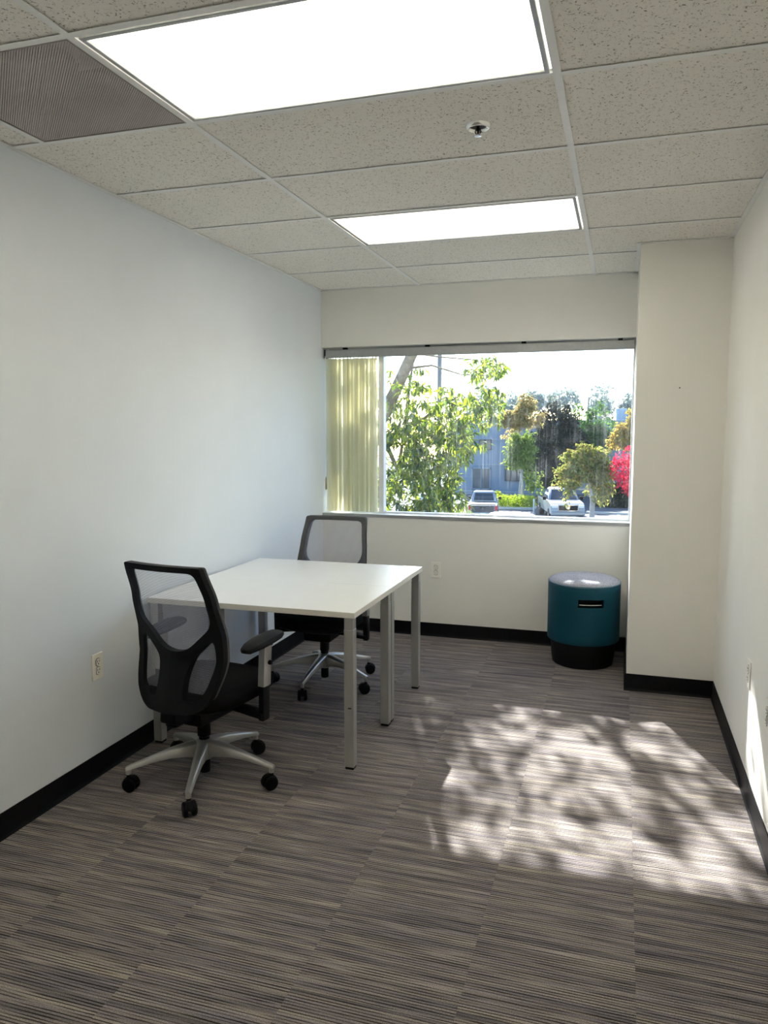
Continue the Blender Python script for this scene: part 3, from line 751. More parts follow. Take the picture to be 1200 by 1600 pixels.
# the star base keeps its own angle: rotate the base parts against the seat
def place_chair(ch, loc, rz, base_ang):
    ch.location = loc; ch.rotation_euler = (0, 0, rz)
    for o in [x for x in bpy.data.objects if x.parent == ch]:
        if o.name.split('.')[0] in ('base_hub', 'base_leg', 'caster'): o.rotation_euler = (0, 0, base_ang - rz)
place_chair(chair, (0.475, -2.600, 0), math.radians(-8.5), math.radians(1.0))
place_chair(chair2, (0.500, -1.230, 0), math.radians(180), math.radians(-20))

# ================================================================== outdoors
rnd = random.Random(21)
MATS['asphalt'] = plain('asphalt', (0.075, 0.082, 0.095), 0.9, noise=0.15, nscale=2)
MATS['concrete'] = plain('concrete', (0.50, 0.49, 0.46), 0.85, noise=0.08, nscale=3)
MATS['line'] = plain('white_road_paint', (0.75, 0.75, 0.72), 0.7, noise=0.05, nscale=8)
MATS['bark'] = plain('pale_bark', (0.30, 0.24, 0.18), 0.9, noise=0.3, nscale=14, bump=0.6)
MATS['bark_grey'] = plain('grey_bark', (0.36, 0.33, 0.30), 0.9, noise=0.25, nscale=8)
MATS['facade'] = plain('pale_blue_stucco', (0.185, 0.25, 0.33), 0.85, noise=0.03, nscale=2)
MATS['facade_trim'] = plain('facade_trim', (0.24, 0.30, 0.36), 0.8, noise=0.03, nscale=2)
MATS['darkframe'] = plain('bronze_frame', (0.06, 0.06, 0.065), 0.5, noise=0.1)
MATS['bglass'] = plain('building_glass', (0.09, 0.11, 0.13), 0.12, noise=0.1, nscale=2, spec=0.7)
MATS['hvac'] = plain('blue_grey_metal', (0.24, 0.36, 0.50), 0.5, 0.2, noise=0.05)
struct(B(-80, 90, 12, 140, GROUND-0.3, GROUND).build('ground', 'asphalt'), 'asphalt parking lot outside the window')

# ---- leaves
def leaf_shape(L, Wd):
    """folded pointed leaf along +x from its stalk, tip drooping"""
    V = [(0, 0, 0), (.35*L, Wd/2, .10*Wd), (.38*L, 0, -.10*Wd), (.35*L, -Wd/2, .10*Wd), (.72*L, Wd*.30, -.03*L), (.74*L, 0, -.05*L), (.72*L, -Wd*.30, -.03*L), (L, 0, -.12*L)]
    Fc = [(0, 2, 1), (0, 3, 2), (1, 2, 5, 4), (2, 3, 6, 5), (4, 5, 7), (5, 6, 7)]
    return V, Fc
def rand_rot(droop=0.0):
    a = rnd.uniform(0, 2*PI); e = rnd.gauss(-droop, 0.45); r = rnd.uniform(-0.9, 0.9)
    return Matrix.Rotation(a, 3, 'Z') @ Matrix.Rotation(-e, 3, 'Y') @ Matrix.Rotation(r, 3, 'X')
def blob_points(blobs, count, clump=True):
    tot = sum(b[1]*b[2]*b[3] for b in blobs); out = []
    if clump:
        sub = []
        for c, rx, ry, rz in blobs:
            m_ = max(8, int(90*rx*ry*rz/tot))
            for _ in range(m_):
                while True:
                    p = Vector((rnd.uniform(-1, 1), rnd.uniform(-1, 1), rnd.uniform(-1, 1))); l = p.length
                    if .35 < l <= 1: break
                k = rnd.uniform(.20, .40)
                sub.append((Vector((c[0]+p.x*rx, c[1]+p.y*ry, c[2]+p.z*rz)), k*rx, k*ry, k*rz*.8))
        return blob_points(sub, int(count*1.3), False) + blob_points([(c, rx*.82, ry*.82, rz*.82) for c, rx, ry, rz in blobs], int(count*.4), False)
    for c, rx, ry, rz in blobs:
        for _ in range(int(count*rx*ry*rz/tot)+1):
            while True:
                p = Vector((rnd.uniform(-1, 1), rnd.uniform(-1, 1), rnd.uniform(-1, 1))); l = p.length
                if l <= 1 and rnd.random() < 0.15+0.85*l*l: break
            out.append(Vector((c[0]+p.x*rx, c[1]+p.y*ry, c[2]+p.z*rz)))
    return out
def foliage(mb, points, size, jit=0.35, droop=0.5, aspect=0.55):
    for p in points:
        s = size*rnd.uniform(1-jit, 1+jit); V, Fc = leaf_shape(s, s*aspect); m = rand_rot(droop)
        mb.add([p + m @ Vector(v) for v in V], Fc)
def pblob(u, v, ru, rv, Y, depth=None):
    s = px(Y, u, v); return (at(u, v, Y), ru*s, (depth if depth else ru*s*0.5), rv*s)
def tree(name, label, base, top, r, blobs, count, size, cols, tr=(1.6, 1.6, .8), bark='bark_grey', group='trees and shrubs across the parking lot', fac=0.45, droop=0.5, limbs=4):
    t = thing(name, label, 'tree', base, 0, group)
    inv = Vector(base)
    tk = MB(); b0 = Vector((0, 0, 0)); tp = Vector(top)-inv
    tk.tube([b0, b0.lerp(tp, .35)+Vector((.02*tp.z, 0, 0)), b0.lerp(tp, .7)-Vector((.02*tp.z, 0, 0)), tp], [r, r*.8, r*.55, r*.25], 9)
    tk.build('trunk', bark, t, smooth=True)
    lb = MB()
    for i in range(limbs):
        c = Vector(blobs[i % len(blobs)][0])-inv; s0 = b0.lerp(tp, rnd.uniform(.35, .75)); m_ = s0.lerp(c, .5)+Vector((0, 0, .1))
        lb.tube([s0, m_, c+Vector((rnd.uniform(-.3, .3), 0, .2))], [r*.4, r*.28, r*.1], 6)
    if limbs: lb.build('limbs', bark, t, smooth=True)
    key = 'foliage_'+name+'_'+str(len(MATS)); MATS[key] = translucent(key, (0, 0, 0), tr, fac, cols)
    fm = MB(); foliage(fm, [p-inv for p in blob_points(blobs, count)], size, droop=droop)
    fo = fm.build('foliage', key, t); fo['kind'] = 'stuff'
    return t

# ---- the near tree just outside the window, whose crown also dapples the sunlight in the room
hero_base = Vector((-2.2, 5.2, GROUND))
ht = thing('shade_tree', 'bright green narrow-leaved tree right outside the window', 'tree', hero_base)
def br(pts, radii, name='branch', n=9):
    m_ = MB(); m_.tube([Vector(p)-hero_base for p in pts], radii, n); return m_.build(name, 'bark', ht, smooth=True)
p1 = at(590, 665, 4.6); p2 = at(618, 610, 4.5); p3 = at(646, 548, 4.4)
d12 = p3-p2
br([hero_base, Vector((-2.1, 5.0, -1.2)), Vector((-1.75, 4.8, 0.3)), p1], [.17, .15, .12, .10], 'trunk', 12)
br([p1, p2, p3, p3+d12*1.6+Vector((-.15, 0, .2)), p3+d12*3.6+Vector((-.5, .1, .5))], [.098, .080, .074, .055, .03])
tips = []
def limb(pts, r0):
    n_ = len(pts); br(pts, [r0*(1-.75*i/(n_-1)) for i in range(n_)], 'branch', 7)
limb([p1, at(622, 735, 4.9), at(634, 660, 5.0), at(640, 600, 5.1), at(650, 540, 5.2)], .045)
limb([at(614, 690, 4.9), at(660, 655, 4.6), at(700, 628, 4.5), at(722, 617, 4.4), at(736, 632, 4.3)], .022)
limb([at(640, 575, 4.5), at(675, 571, 4.4), at(720, 585, 4.3), at(775, 588, 4.2)], .018)
limb([at(634, 660, 5.0), at(690, 690, 4.6), at(735, 660, 4.4), at(775, 640, 4.2)], .02)
limb([at(622, 735, 4.9), at(670, 750, 4.6), at(715, 775, 4.4), at(730, 795, 4.3)], .02)
limb([at(600, 640, 4.6), at(560, 600, 4.7), at(520, 560, 4.8)], .03)
limb([at(645, 552, 4.4), at(690, 558, 4.3), at(740, 562, 4.2), at(790, 566, 4.1)], .014)
limb([at(650, 700, 4.8), at(690, 735, 4.5), at(722, 742, 4.3)], .014)
# crown in view: (u, v, ru, rv, weight)
REG = [(640, 640, 45, 45, 1.0), (690, 650, 40, 34, 1.2), (735, 645, 40, 22, 1.2), (765, 640, 22, 22, .8), (775, 600, 14, 36, .9), (770, 568, 24, 18, 1.0), (735, 572, 30, 20, .6),
       (630, 700, 40, 45, 1.5), (675, 700, 42, 38, 1.6), (715, 690, 32, 34, 1.1), (742, 690, 20, 18, .6), (635, 765, 44, 46, 1.9), (680, 755, 36, 46, 1.3), (703, 785, 28, 24, 1.3), (700, 735, 22, 22, .6),
       (660, 595, 26, 22, .7), (705, 612, 28, 22, .6), (615, 590, 12, 26, .35), (610, 650, 12, 40, .7), (545, 640, 50, 80, 1.6), (545, 760, 50, 50, 1.3), (755, 612, 20, 14, .5)]
clusters = []
wsum = sum(g[4]*g[2]*g[3] for g in REG)
for (u, v, ru, rv, w) in REG:
    for _ in range(int(round(900*w*ru*rv/wsum))):
        a, q = rnd.uniform(0, 2*PI), math.sqrt(rnd.random())
        uu, vv = u+ru*q*math.cos(a), v+rv*q*math.sin(a)
        clusters.append((at(uu, vv, rnd.uniform(3.7, 5.3)), 1.0))
VIEW_N = len(clusters)
# upper crown: foliage between the sun and the window, in clumps with gaps between them
def sun_pos(xp, yp, dy):
    return Vector((xp-.396*dy, yp+dy, .705*dy))
for _ in range(500):
    xp, yp = rnd.uniform(0.75, 3.1), rnd.uniform(-3.2, -1.0)
    keep = .95 if (xp < 1.5 and yp > -2.0) else .85 if yp > -1.55 else .42 if xp > 1.9 else .62
    if rnd.random() < keep: clusters.append((sun_pos(xp, yp, rnd.uniform(4.6, 6.4)), 1.0))
for _ in range(90):
    clusters.append((sun_pos(rnd.uniform(0.85, 1.55), rnd.uniform(-2.1, -1.1), rnd.uniform(4.6, 6.4)), 1.0))
twigs = MB(); leaves = []
for i, (c, k) in enumerate(clusters):
    a = rnd.uniform(0, 2*PI); d = Vector((math.cos(a), math.sin(a), rnd.uniform(-.5, .3))).normalized(); Lt = rnd.uniform(.12, .26)
    s0 = c - d*Lt*.5; s1 = c + d*Lt*.5 - Vector((0, 0, .04))
    twigs.tube([s0-hero_base, c-hero_base, s1-hero_base], [.003, .0025, .0012], 4)
    for q in range(rnd.randint(8, 13)):
        f = rnd.random(); p = s0.lerp(s1, f) + Vector((rnd.gauss(0, .012), rnd.gauss(0, .012), rnd.gauss(0, .012)))
        leaves.append((p, rnd.uniform(.085, .135), rand_rot(.75), i < VIEW_N))
tw = twigs.build('twigs', 'bark', ht); tw['kind'] = 'stuff'
# the 300 leaves that show largest are parts of their own, the rest is one mesh
def shown(l):
    d = l[0]-CAM; z = d.dot(F_); u, v = 600+FPX*d.dot(R_)/z, 800-FPX*d.dot(U_)/z
    return (l[1]/z) if (604 < u < 800 and 556 < v < 800) else 0
order = sorted(range(len(leaves)), key=lambda i: -shown(leaves[i])); big = set(order[:300])
lm = MB()
Vl, Fl = leaf_shape(.1, .1*.29)
def leaf_mat_obj():
    m_ = MATS['hero_leaf'].copy(); m_.name = 'tree_leaf_single'
    nt = m_.node_tree; g = [n_ for n_ in nt.nodes if n_.type == 'NEW_GEOMETRY'][0]; r = [n_ for n_ in nt.nodes if n_.type == 'VALTORGB'][0]
    oi = nt.nodes.new('ShaderNodeObjectInfo'); nt.links.new(oi.outputs['Random'], r.inputs['Fac']); return m_
proto = None
for i, (p, L, m_, vis) in enumerate(leaves):
    if i in big:
        if proto is None:
            q = MB(); q.add(Vl, Fl); proto = q.build('leaf', leaf_mat_obj(), ht); o = proto
        else:
            o = proto.copy(); COL.objects.link(o); o.parent = ht
        o.matrix_local = Matrix.Translation(p-hero_base) @ m_.to_4x4() @ Matrix.Scale(L/.1, 4)
    else:
        V, Fc = leaf_shape(L, L*.29); lm.add([p-hero_base + m_ @ Vector(v) for v in V], Fc)
fo = lm.build('foliage', 'hero_leaf', ht); fo['kind'] = 'stuff'

# ---- light pole seen through the crown
lp_p = at(686, 700, 16.0)
lp = thing('light_pole', 'grey parking lot light pole behind the near tree', 'light pole', (lp_p.x, 16.0, GROUND))
MB().lathe([(.30, 0), (.30, .6), (.28, .62)], 20).build('footing', 'concrete', lp, smooth=True)
MB().lathe([(.075, .6), (.070, 4), (.06, 8.2)], 14).build('pole', plain('pole_paint', (.22, .22, .22), .5, noise=.05), lp, smooth=True)
MB().box(-.05, .9, -.16, .16, 8.1, 8.26).build('lamp_head', 'darkframe', lp, 0.03)

# ---- building across the lot
BY = 62.0
bz1 = at(775, 657, BY).z
bl = thing('office_building', 'pale blue two-storey office building across the parking lot', 'building', (at(800, 700, BY).x, BY, GROUND))
bo = bl.location.copy(); H_b = bz1-GROUND
xl, xr = at(700, 700, BY).x-bo.x, at(1400, 700, BY).x-bo.x
wl_ = MB().box(xl, xr, 0.0, 14.0, 0, H_b-.35).build('facade', 'facade', bl)
MB().box(xl-.1, xr+.1, -.12, 14.1, H_b-.35, H_b).build('parapet', 'facade_trim', bl, .03)
for v in (686.5, 726):
    zz = at(760, v, BY).z-GROUND; MB().box(xl, xr, -.06, 0, zz-.06, zz+.06).build('reveal_band', 'facade_trim', bl)
def bwin(u0, u1, v0, v1, nm=1, door=False):
    a_, b_ = at(u0, v0, BY)-bo, at(u1, v1, BY)-bo
    x0, x1, z1, z0 = a_.x, b_.x, a_.z, b_.z
    m_ = MB(); w = .09
    m_.box(x0, x1, -.10, .0, z1-w, z1); m_.box(x0, x1, -.10, .0, z0, z0+w); m_.box(x0, x0+w, -.10, .0, z0, z1); m_.box(x1-w, x1, -.10, .0, z0, z1)
    for k in range(1, nm+1):
        xm = x0+(x1-x0)*k/(nm+1); m_.box(xm-.04, xm+.04, -.10, 0, z0, z1)
    f = m_.build('door' if door else 'window', 'darkframe' if not door else 'facade_trim', bl)
    for k in range(nm+1):
        xa = x0+(x1-x0)*k/(nm+1)+.05; xb = x0+(x1-x0)*(k+1)/(nm+1)-.05
        MB().box(xa, xb, -.04, -.02, z0+w, z1-w).build('pane', 'bglass', f)
for u in (725, 760.5, 830, 900, 960, 1040, 1110, 1190, 1270, 1340): bwin(u-12, u+7.5, 686.5, 703, 1)
bwin(737.5, 766.5, 730.5, 765, 1, True)
for u in (803, 870, 930, 985, 1060, 1140, 1220, 1300): bwin(u-14, u+14, 731, 752, 2)
hv = thing('rooftop_unit', 'blue grey air conditioning unit on the building roof', 'air conditioner', (at(976, 657, BY+4).x, BY+4, bz1))
s_ = px(BY+4, 976, 650)
MB().box(-13*s_, 3*s_, -1, 1, 0, 18*s_).build('cabinet', 'hvac', hv, .05)
for k in range(5): MB().box(-11*s_, 1*s_, -1.05, -1, (3+3*k)*s_, (4.5+3*k)*s_).build('louver', 'facade_trim', hv)
MB().box(3*s_, 16*s_, -.8, .8, 0, 10*s_).build('side_cabinet', 'facade_trim', hv, .05)
# low wall with a rail in front of the building
LW = 59.5
lwz = at(800, 768, LW).z; lwx = at(800, 768, LW).x
lw = thing('low_wall', 'low pale wall with a rail in front of the building', 'wall', (lwx, LW, GROUND))
MB().box(-9, 2.8, 0, .25, 0, lwz-GROUND-.12).build('wall_body', 'facade', lw, .02)
MB().box(-9, 2.8, -.05, .3, lwz-GROUND-.12, lwz-GROUND).build('cap_rail', 'facade_trim', lw, .02)

# ---- parking lot: kerb islands, hedges, lines
g0 = at(806, 795, 48.5)
hedge_cols = [(.22, .30, .03), (.30, .38, .05), (.36, .42, .08)]
MATS['hedge_leaf'] = translucent('hedge_leaf', (0, 0, 0), (1.5, 1.5, .8), .4, hedge_cols)
hd = thing('hedge', 'low sunlit yellow-green hedge between the two pickup trucks', 'hedge', (g0.x, 48.5, GROUND), 0, 'trees and shrubs across the parking lot')
hs = px(48.5, 806, 790)
MB().box(-34*hs, 30*hs, -.9, .9, 0, .18).build('kerb', 'concrete', hd, .03)
fm = MB(); foliage(fm, [Vector((rnd.uniform(-32, 29)*hs, rnd.uniform(-.8, .8), rnd.uniform(.15, 1.0)-.2*rnd.random()**2)) for _ in range(2600)], .16)
o = fm.build('foliage', 'hedge_leaf', hd); o['kind'] = 'stuff'
def bush(u, v, ru, rv, Y, cols, label, count, size=.16):
    c, rx, ry, rz = pblob(u, v, ru, rv, Y); t = thing('bush', label, 'bush', (c.x, c.y, GROUND), 0, 'trees and shrubs across the parking lot')
    key = 'bush_leaf_'+str(len(MATS)); MATS[key] = translucent(key, (0, 0, 0), (1.5, 1.5, .8), .4, cols)
    st_ = MB()
    for k in range(4):
        a = k*1.7; st_.tube([(0, 0, 0), (rx*.3*math.cos(a), ry*.3*math.sin(a), (c.z-GROUND)*.6), (rx*.6*math.cos(a), ry*.6*math.sin(a), c.z-GROUND+rz*.3)], [.05, .035, .015], 6)
    st_.build('stems', 'bark_grey', t)
    fm = MB(); foliage(fm, [p-t.location for p in blob_points([(c, rx, ry, rz)], count)], size); o = fm.build('foliage', key, t); o['kind'] = 'stuff'
YEL = [(.30, .36, .04), (.42, .44, .08), (.22, .32, .05)]; GRN = [(.05, .12, .03), (.09, .18, .04), (.14, .24, .06)]
bush(777, 776, 8, 9, 52, YEL, 'small yellow-green bush beside the left pickup truck', 260)
bush(832, 786, 10, 9, 50.5, [(.05, .06, .03), (.10, .10, .05)], 'small dark brown-green bush at the end of the hedge', 260)
bush(965, 778, 40, 22, 52, [(.012, .03, .018), (.02, .05, .025), (.03, .06, .03)], 'dark green shrub mass behind the slim tree trunk', 2600, .25)
def strip(name, label, x0, x1, y0, y1, h, mat, cat):
    c = ((x0+x1)/2, (y0+y1)/2); o = B(x0-c[0], x1-c[0], y0-c[1], y1-c[1], 0, h).build(name, mat, None, .01); o.location = (c[0], c[1], GROUND); return tag(o, label, cat)
k0 = at_z(925, 803, GROUND); strip('kerb', 'pale concrete kerb behind the slim tree', k0.x-.4, k0.x+8, k0.y+.05, k0.y+.25, .14, 'concrete', 'kerb')
for (ua, va, ub, vb_, lab) in ((966, 804.5, 978, 812, 'white parking line on dark asphalt right of the slim tree'), (800, 801, 812, 806, 'white parking line between the two pickup trucks')):
    a_, b_ = at_z(ua, va, GROUND), at_z(ub, vb_, GROUND); d = (b_-a_); L = d.length; d.normalize(); n_ = Vector((-d.y, d.x, 0))*.07
    m_ = MB(); b2 = a_ + d*max(L, 5)
    m_.hexa([a_-n_, b2-n_, b2+n_, a_+n_] + [q_+Vector((0, 0, .006)) for q_ in (a_-n_, b2-n_, b2+n_, a_+n_)])
    tag(m_.build('parking_line', 'line'), lab, 'road marking', 'parking stall lines')
bp_ = at(834, 800, 45.5); bp_.z = GROUND
pst = thing('bollard', 'slim white post standing beside the right pickup truck', 'post', bp_)
MB().lathe([(.055, 0), (.055, .95), (.04, 1.0), (.001, 1.01)], 12).build('post', 'line', pst, smooth=True)
MB().lathe([(.11, 0), (.11, .03), (.06, .05)], 12).build('collar', 'concrete', pst, smooth=True)

# ---- vehicles
def wheel(parent, x, y, r=.37, w=.25):
    wh_ = MB().lathe([(.20, -w/2), (r-.03, -w/2), (r, -w/2+.05), (r, w/2-.05), (r-.03, w/2), (.20, w/2)], 22, (0, 0, 0), 'x'); wh_.v = [(a+x, b+y, c+r) for a, b, c in wh_.v]
    o = wh_.build('wheel', 'rubber', parent, smooth=True)
    s = 1 if x > 0 else -1
    rm = MB().lathe([(.02, s*(w/2+.005)), (.19, s*(w/2-.01)), (.21, s*(w/2-.03))], 16, (0, 0, 0), 'x'); rm.v = [(a+x, b+y, c+r) for a, b, c in rm.v]
    rm.build('rim', 'silver', o, smooth=True)
def pickup(loc, rz, label, paint, gate_paint=None, sc=1.0):
    """local +y is the nose; origin on the ground under the middle"""
    t = thing('pickup_truck', label, 'pickup truck', loc, rz, 'parked vehicles'); t.scale = (sc, sc, sc)
    L, Wd = 5.4, 1.86; h = Wd/2
    bd = MB()
    side = [(-2.6, .55), (-2.62, 1.05), (-.62, 1.08), (-.60, 1.12), (1.05, 1.14), (1.55, 1.12), (2.35, 1.04), (2.58, .92), (2.64, .62), (2.55, .45), (-2.55, .45)]
    bd.prism(side, -h, h, 'yz')
    body = bd.build('body', paint, t, .05)
    cb = MB(); wb_, wt_ = h-.06, h-.24
    rs = []
    for z, y0, y1, w in ((1.10, -.62, 1.28, wb_), (1.42, -.55, .86, wb_-.06), (1.72, -.42, .42, wt_), (1.79, -.30, .26, wt_-.10)):
        rs.append([(-w, y0, z), (w, y0, z), (w, y1, z), (-w, y1, z)])
    cb.rings(rs); cab = cb.build('cab', paint, t, .05, smooth=True)
    # windows of the cab
    def quad(name, P4, mat, par, th=.02):
        P4 = [Vector(p) for p in P4]; nn = (P4[1]-P4[0]).cross(P4[2]-P4[0]).normalized()*th
        return MB().hexa([p-nn for p in P4]+[p+nn for p in P4]).build(name, mat, par)
    quad('rear_window', [(-.68, -.615, 1.18), (.68, -.615, 1.18), (.58, -.44, 1.66), (-.58, -.44, 1.66)], 'carglass', cab)
    quad('windshield', [(.74, 1.20, 1.20), (-.74, 1.20, 1.20), (-.58, .50, 1.67), (.58, .50, 1.67)], 'carglass', cab)
    for s in (-1, 1):
        quad('side_window', [(s*(wb_-.005), -.45, 1.17), (s*(wb_-.005), 1.0, 1.17), (s*(wt_+.02), .40, 1.66), (s*(wt_+.02), -.35, 1.66)], 'carglass', cab, .015)
        mr = MB(); mr.box(s*(h+.02), s*(h+.22), .90, 1.0, 1.12, 1.32); mr.box(s*(h-.08), s*(h+.05), .92, .98, 1.16, 1.22); mr.build('mirror', 'black', t, .02)
        MB().box(s*(h-.16), s*(h+.01), -2.65, -2.55, .72, 1.02).build('tail_light', MATS.setdefault('tail', plain('red_lens', (.55, .02, .03), .2, noise=.05)), t, .015)
        MB().box(s*(h-.42), s*(h-.04), 2.42, 2.60, .80, .98).build('headlight', 'white_alu', t, .03)
        wheel(t, s*(h-.11), 1.72); wheel(t, s*(h-.11), -1.62)
    MB().box(-.72, .72, -2.66, -2.60, .60, 1.04).build('tailgate', gate_paint or paint, t, .015)
    MB().box(-.16, .16, -2.68, -2.655, .86, .93).build('tailgate_handle', 'black', t, .01)
    MB().box(-h+.03, h-.03, -2.78, -2.58, .42, .58).build('rear_bumper', 'silver', t, .03)
    MB().box(-.18, .18, -2.79, -2.775, .45, .56).build('license_plate', 'line', t)
    gr = MB().box(-.52, .52, 2.58, 2.68, .68, .96).build('grille', 'black', t, .03)
    ring = MB(); ring.box(-.56, .56, 2.60, 2.70, .95, 1.0); ring.box(-.56, .56, 2.60, 2.70, .64, .69); ring.box(-.57, -.52, 2.60, 2.70, .64, 1.0); ring.box(.52, .57, 2.60, 2.70, .64, 1.0); ring.build('grille_surround', 'chrome', gr, .01)
    MB().lathe([(.09, 2.69), (.09, 2.71)], 16, (0, 0, .83), 'y').build('badge', 'chrome', gr)
    MB().box(-h, h, 2.50, 2.74, .40, .62).build('front_bumper', paint, t, .05)
    MB().box(-h+.12, h-.12, -2.5, -.72, 1.05, 1.10).build('bed_liner', 'black', t)
    return t
MATS['paint_gate_shade'] = plain('gate_shade_paint', (.05, .052, .06), .35, .2, noise=.03, spec=.6)  # tailgate only: shade on the rear face put into a darker colour
MATS['paint_silver'] = plain('silver_car_paint', (.26, .29, .33), .3, .3, noise=.03, spec=.6)
MATS['paint_mauve'] = plain('mauve_car_paint', (.26, .21, .20), .5, .0, noise=.03, spec=.5)
MATS['paint_white'] = plain('white_car_paint', (.74, .74, .73), .3, noise=.02, spec=.5)
tl_ = at(744, 800, 40.0)
pickup((tl_.x, tl_.y+2.75, GROUND), math.radians(8), 'grey pickup truck seen from behind with red tail lights', 'paint_silver', 'paint_gate_shade', .94)
tr_ = at(889, 805, 41.2)
pickup((tr_.x-.75, tr_.y+2.7, GROUND), math.radians(180+14), 'silver pickup truck facing the window with black grille', 'paint_silver', None, 1.08)
def car(loc, rz, label, paint):
    t = thing('car', label, 'car', loc, rz, 'parked vehicles'); h = .92
    MB().prism([(-2.3, .35), (-2.35, .9), (-2.1, 1.05), (1.3, 1.08), (2.2, .92), (2.35, .6), (2.3, .35)], -h, h, 'yz').build('body', paint, t, .08)
    rs = [[(-w, y0, z), (w, y0, z), (w, y1, z), (-w, y1, z)] for z, y0, y1, w in ((1.03, -2.15, 1.15, h-.06), (1.40, -1.98, .75, h-.14), (1.66, -1.75, .25, h-.24), (1.72, -1.5, .0, h-.34))]
    cab = MB().rings(rs).build('cabin', paint, t, .05, smooth=True)
    for s in (-1, 1):
        P4 = [Vector((s*(h-.055), -1.9, 1.10)), Vector((s*(h-.055), .9, 1.10)), Vector((s*(h-.225), .30, 1.60)), Vector((s*(h-.225), -1.7, 1.60))]
        MB().hexa([p-Vector((s*.01, 0, 0)) for p in P4]+[p+Vector((s*.015, 0, 0)) for p in P4]).build('side_window', 'carglass', cab)
        wheel(t, s*(h-.1), 1.45, .34, .22); wheel(t, s*(h-.1), -1.45, .34, .22)
    for nm_, P4 in (('windshield', [(.74, 1.08, 1.12), (-.74, 1.08, 1.12), (-.62, .36, 1.62), (.62, .36, 1.62)]), ('rear_window', [(-.72, -2.10, 1.14), (.72, -2.10, 1.14), (.6, -1.82, 1.6), (-.6, -1.82, 1.6)])):
        P4 = [Vector(p) for p in P4]; MB().hexa([p-Vector((0, 0, .01)) for p in P4]+[p+Vector((0, 0, .03)) for p in P4]).build(nm_, 'carglass', cab)
    return t
cz = GROUND+1.72; cp = at_z(848, 805.0, cz)
car((cp.x-.75, cp.y+.3, GROUND), math.radians(-88), 'mauve roofed car just above the window sill, in front of the trucks', 'paint_mauve')
wp = at_z(716, 770, GROUND+1.7)
car((wp.x-1.7, wp.y+1.0, GROUND), math.radians(6), 'white car half hidden by leaves left of the grey pickup truck', 'paint_white')

# ---- trees across the lot
YO = [(.40, .30, .06), (.46, .36, .10), (.30, .30, .07), (.50, .28, .10)]
def gp(u, Y): p = at(u, 760, Y); return (p.x, Y, GROUND)
tree('autumn_tree', 'orange-tinged pale tree left of the big dark tree', gp(812, 54), at(815, 650, 54), .14,
     [pblob(806, 655, 24, 16, 54), pblob(822, 632, 18, 16, 54), pblob(800, 680, 14, 14, 54), pblob(838, 655, 16, 14, 54)], 1500, .27, [(.34, .26, .12), (.42, .34, .18), (.24, .27, .10), (.46, .33, .19)], (1.4, 1.3, 1.0))
tree('green_tree', 'light green rounded tree in front of the building', gp(815, 50), at(815, 690, 50), .11,
     [pblob(812, 705, 24, 28, 50), pblob(826, 690, 14, 18, 50), pblob(832, 745, 14, 26, 50), pblob(842, 760, 12, 16, 50)], 1700, .24, [(.12, .19, .05), (.20, .28, .08), (.28, .34, .11)], (1.4, 1.3, .8))
tree('dark_tree', 'big dark olive tree in the middle of the view', gp(870, 57), at(868, 660, 57), .28,
     [pblob(868, 665, 32, 36, 57), pblob(845, 700, 28, 36, 57), pblob(892, 700, 34, 36, 57), pblob(868, 735, 40, 40, 57)], 8000, .30, [(.028, .036, .034), (.045, .055, .045), (.07, .075, .055)], (1.1, 1.1, .9), fac=.25)
tree('conifer', 'upright mid green tree right of the dark tree', gp(922, 60.2), at(920, 620, 60.2), .22,
     [pblob(915, 680, 28, 26, 60), pblob(902, 645, 14, 22, 60), pblob(938, 655, 20, 30, 60), pblob(925, 690, 34, 20, 60)], 2800, .28, [(.05, .11, .04), (.08, .17, .05), (.13, .23, .07)], (1.3, 1.4, .8))
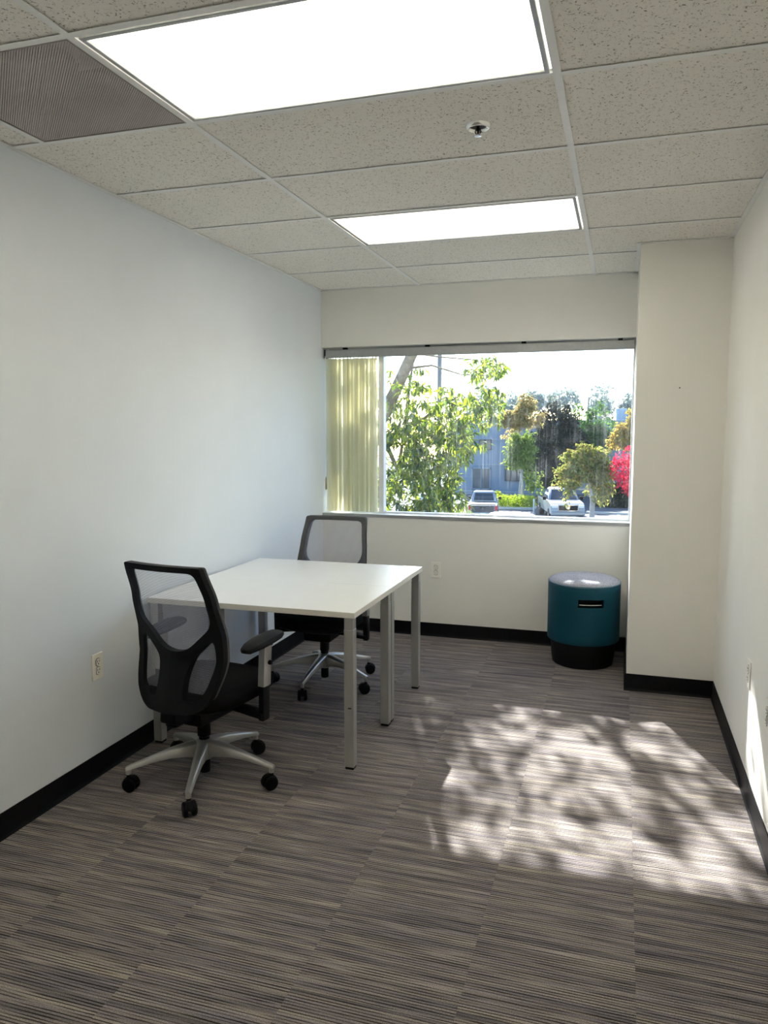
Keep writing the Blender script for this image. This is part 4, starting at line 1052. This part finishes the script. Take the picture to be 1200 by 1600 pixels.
tree('yellow_tree', 'yellow-green weeping tree in front of the silver truck', gp(926, 38.3), at(922, 700, 38.3), .17,
     [pblob(912, 725, 36, 30, 38.3), pblob(938, 745, 28, 36, 38.3), pblob(892, 745, 24, 26, 38.3), pblob(884, 770, 9, 22, 38.2), pblob(945, 775, 10, 14, 38.3), pblob(868, 750, 8, 14, 38.3)], 3300, .20, [(.20, .24, .07), (.30, .32, .10), (.14, .18, .08), (.42, .30, .12)], (1.4, 1.3, .8))
tree('red_tree', 'crimson-leaved small tree at the right end of the window', gp(992, 37), at(990, 700, 37), .10,
     [pblob(980, 735, 22, 34, 37), pblob(990, 705, 14, 18, 37), pblob(968, 728, 10, 14, 37), pblob(984, 765, 12, 10, 37)], 620, .17, [(.50, .03, .07), (.62, .05, .11), (.40, .02, .05)], (1.5, 1.2, 1.2))
tree('golden_tree', 'pale golden tree behind the crimson tree', gp(985, 54), at(985, 660, 54), .14,
     [pblob(980, 680, 22, 22, 54), pblob(992, 655, 12, 20, 54), pblob(958, 690, 14, 14, 54)], 1500, .24, YO, (1.4, 1.3, .8))
HZ = [(.30, .36, .36), (.40, .45, .44), (.46, .48, .42)]  # aerial haze put into the leaf colours as pale grey-green
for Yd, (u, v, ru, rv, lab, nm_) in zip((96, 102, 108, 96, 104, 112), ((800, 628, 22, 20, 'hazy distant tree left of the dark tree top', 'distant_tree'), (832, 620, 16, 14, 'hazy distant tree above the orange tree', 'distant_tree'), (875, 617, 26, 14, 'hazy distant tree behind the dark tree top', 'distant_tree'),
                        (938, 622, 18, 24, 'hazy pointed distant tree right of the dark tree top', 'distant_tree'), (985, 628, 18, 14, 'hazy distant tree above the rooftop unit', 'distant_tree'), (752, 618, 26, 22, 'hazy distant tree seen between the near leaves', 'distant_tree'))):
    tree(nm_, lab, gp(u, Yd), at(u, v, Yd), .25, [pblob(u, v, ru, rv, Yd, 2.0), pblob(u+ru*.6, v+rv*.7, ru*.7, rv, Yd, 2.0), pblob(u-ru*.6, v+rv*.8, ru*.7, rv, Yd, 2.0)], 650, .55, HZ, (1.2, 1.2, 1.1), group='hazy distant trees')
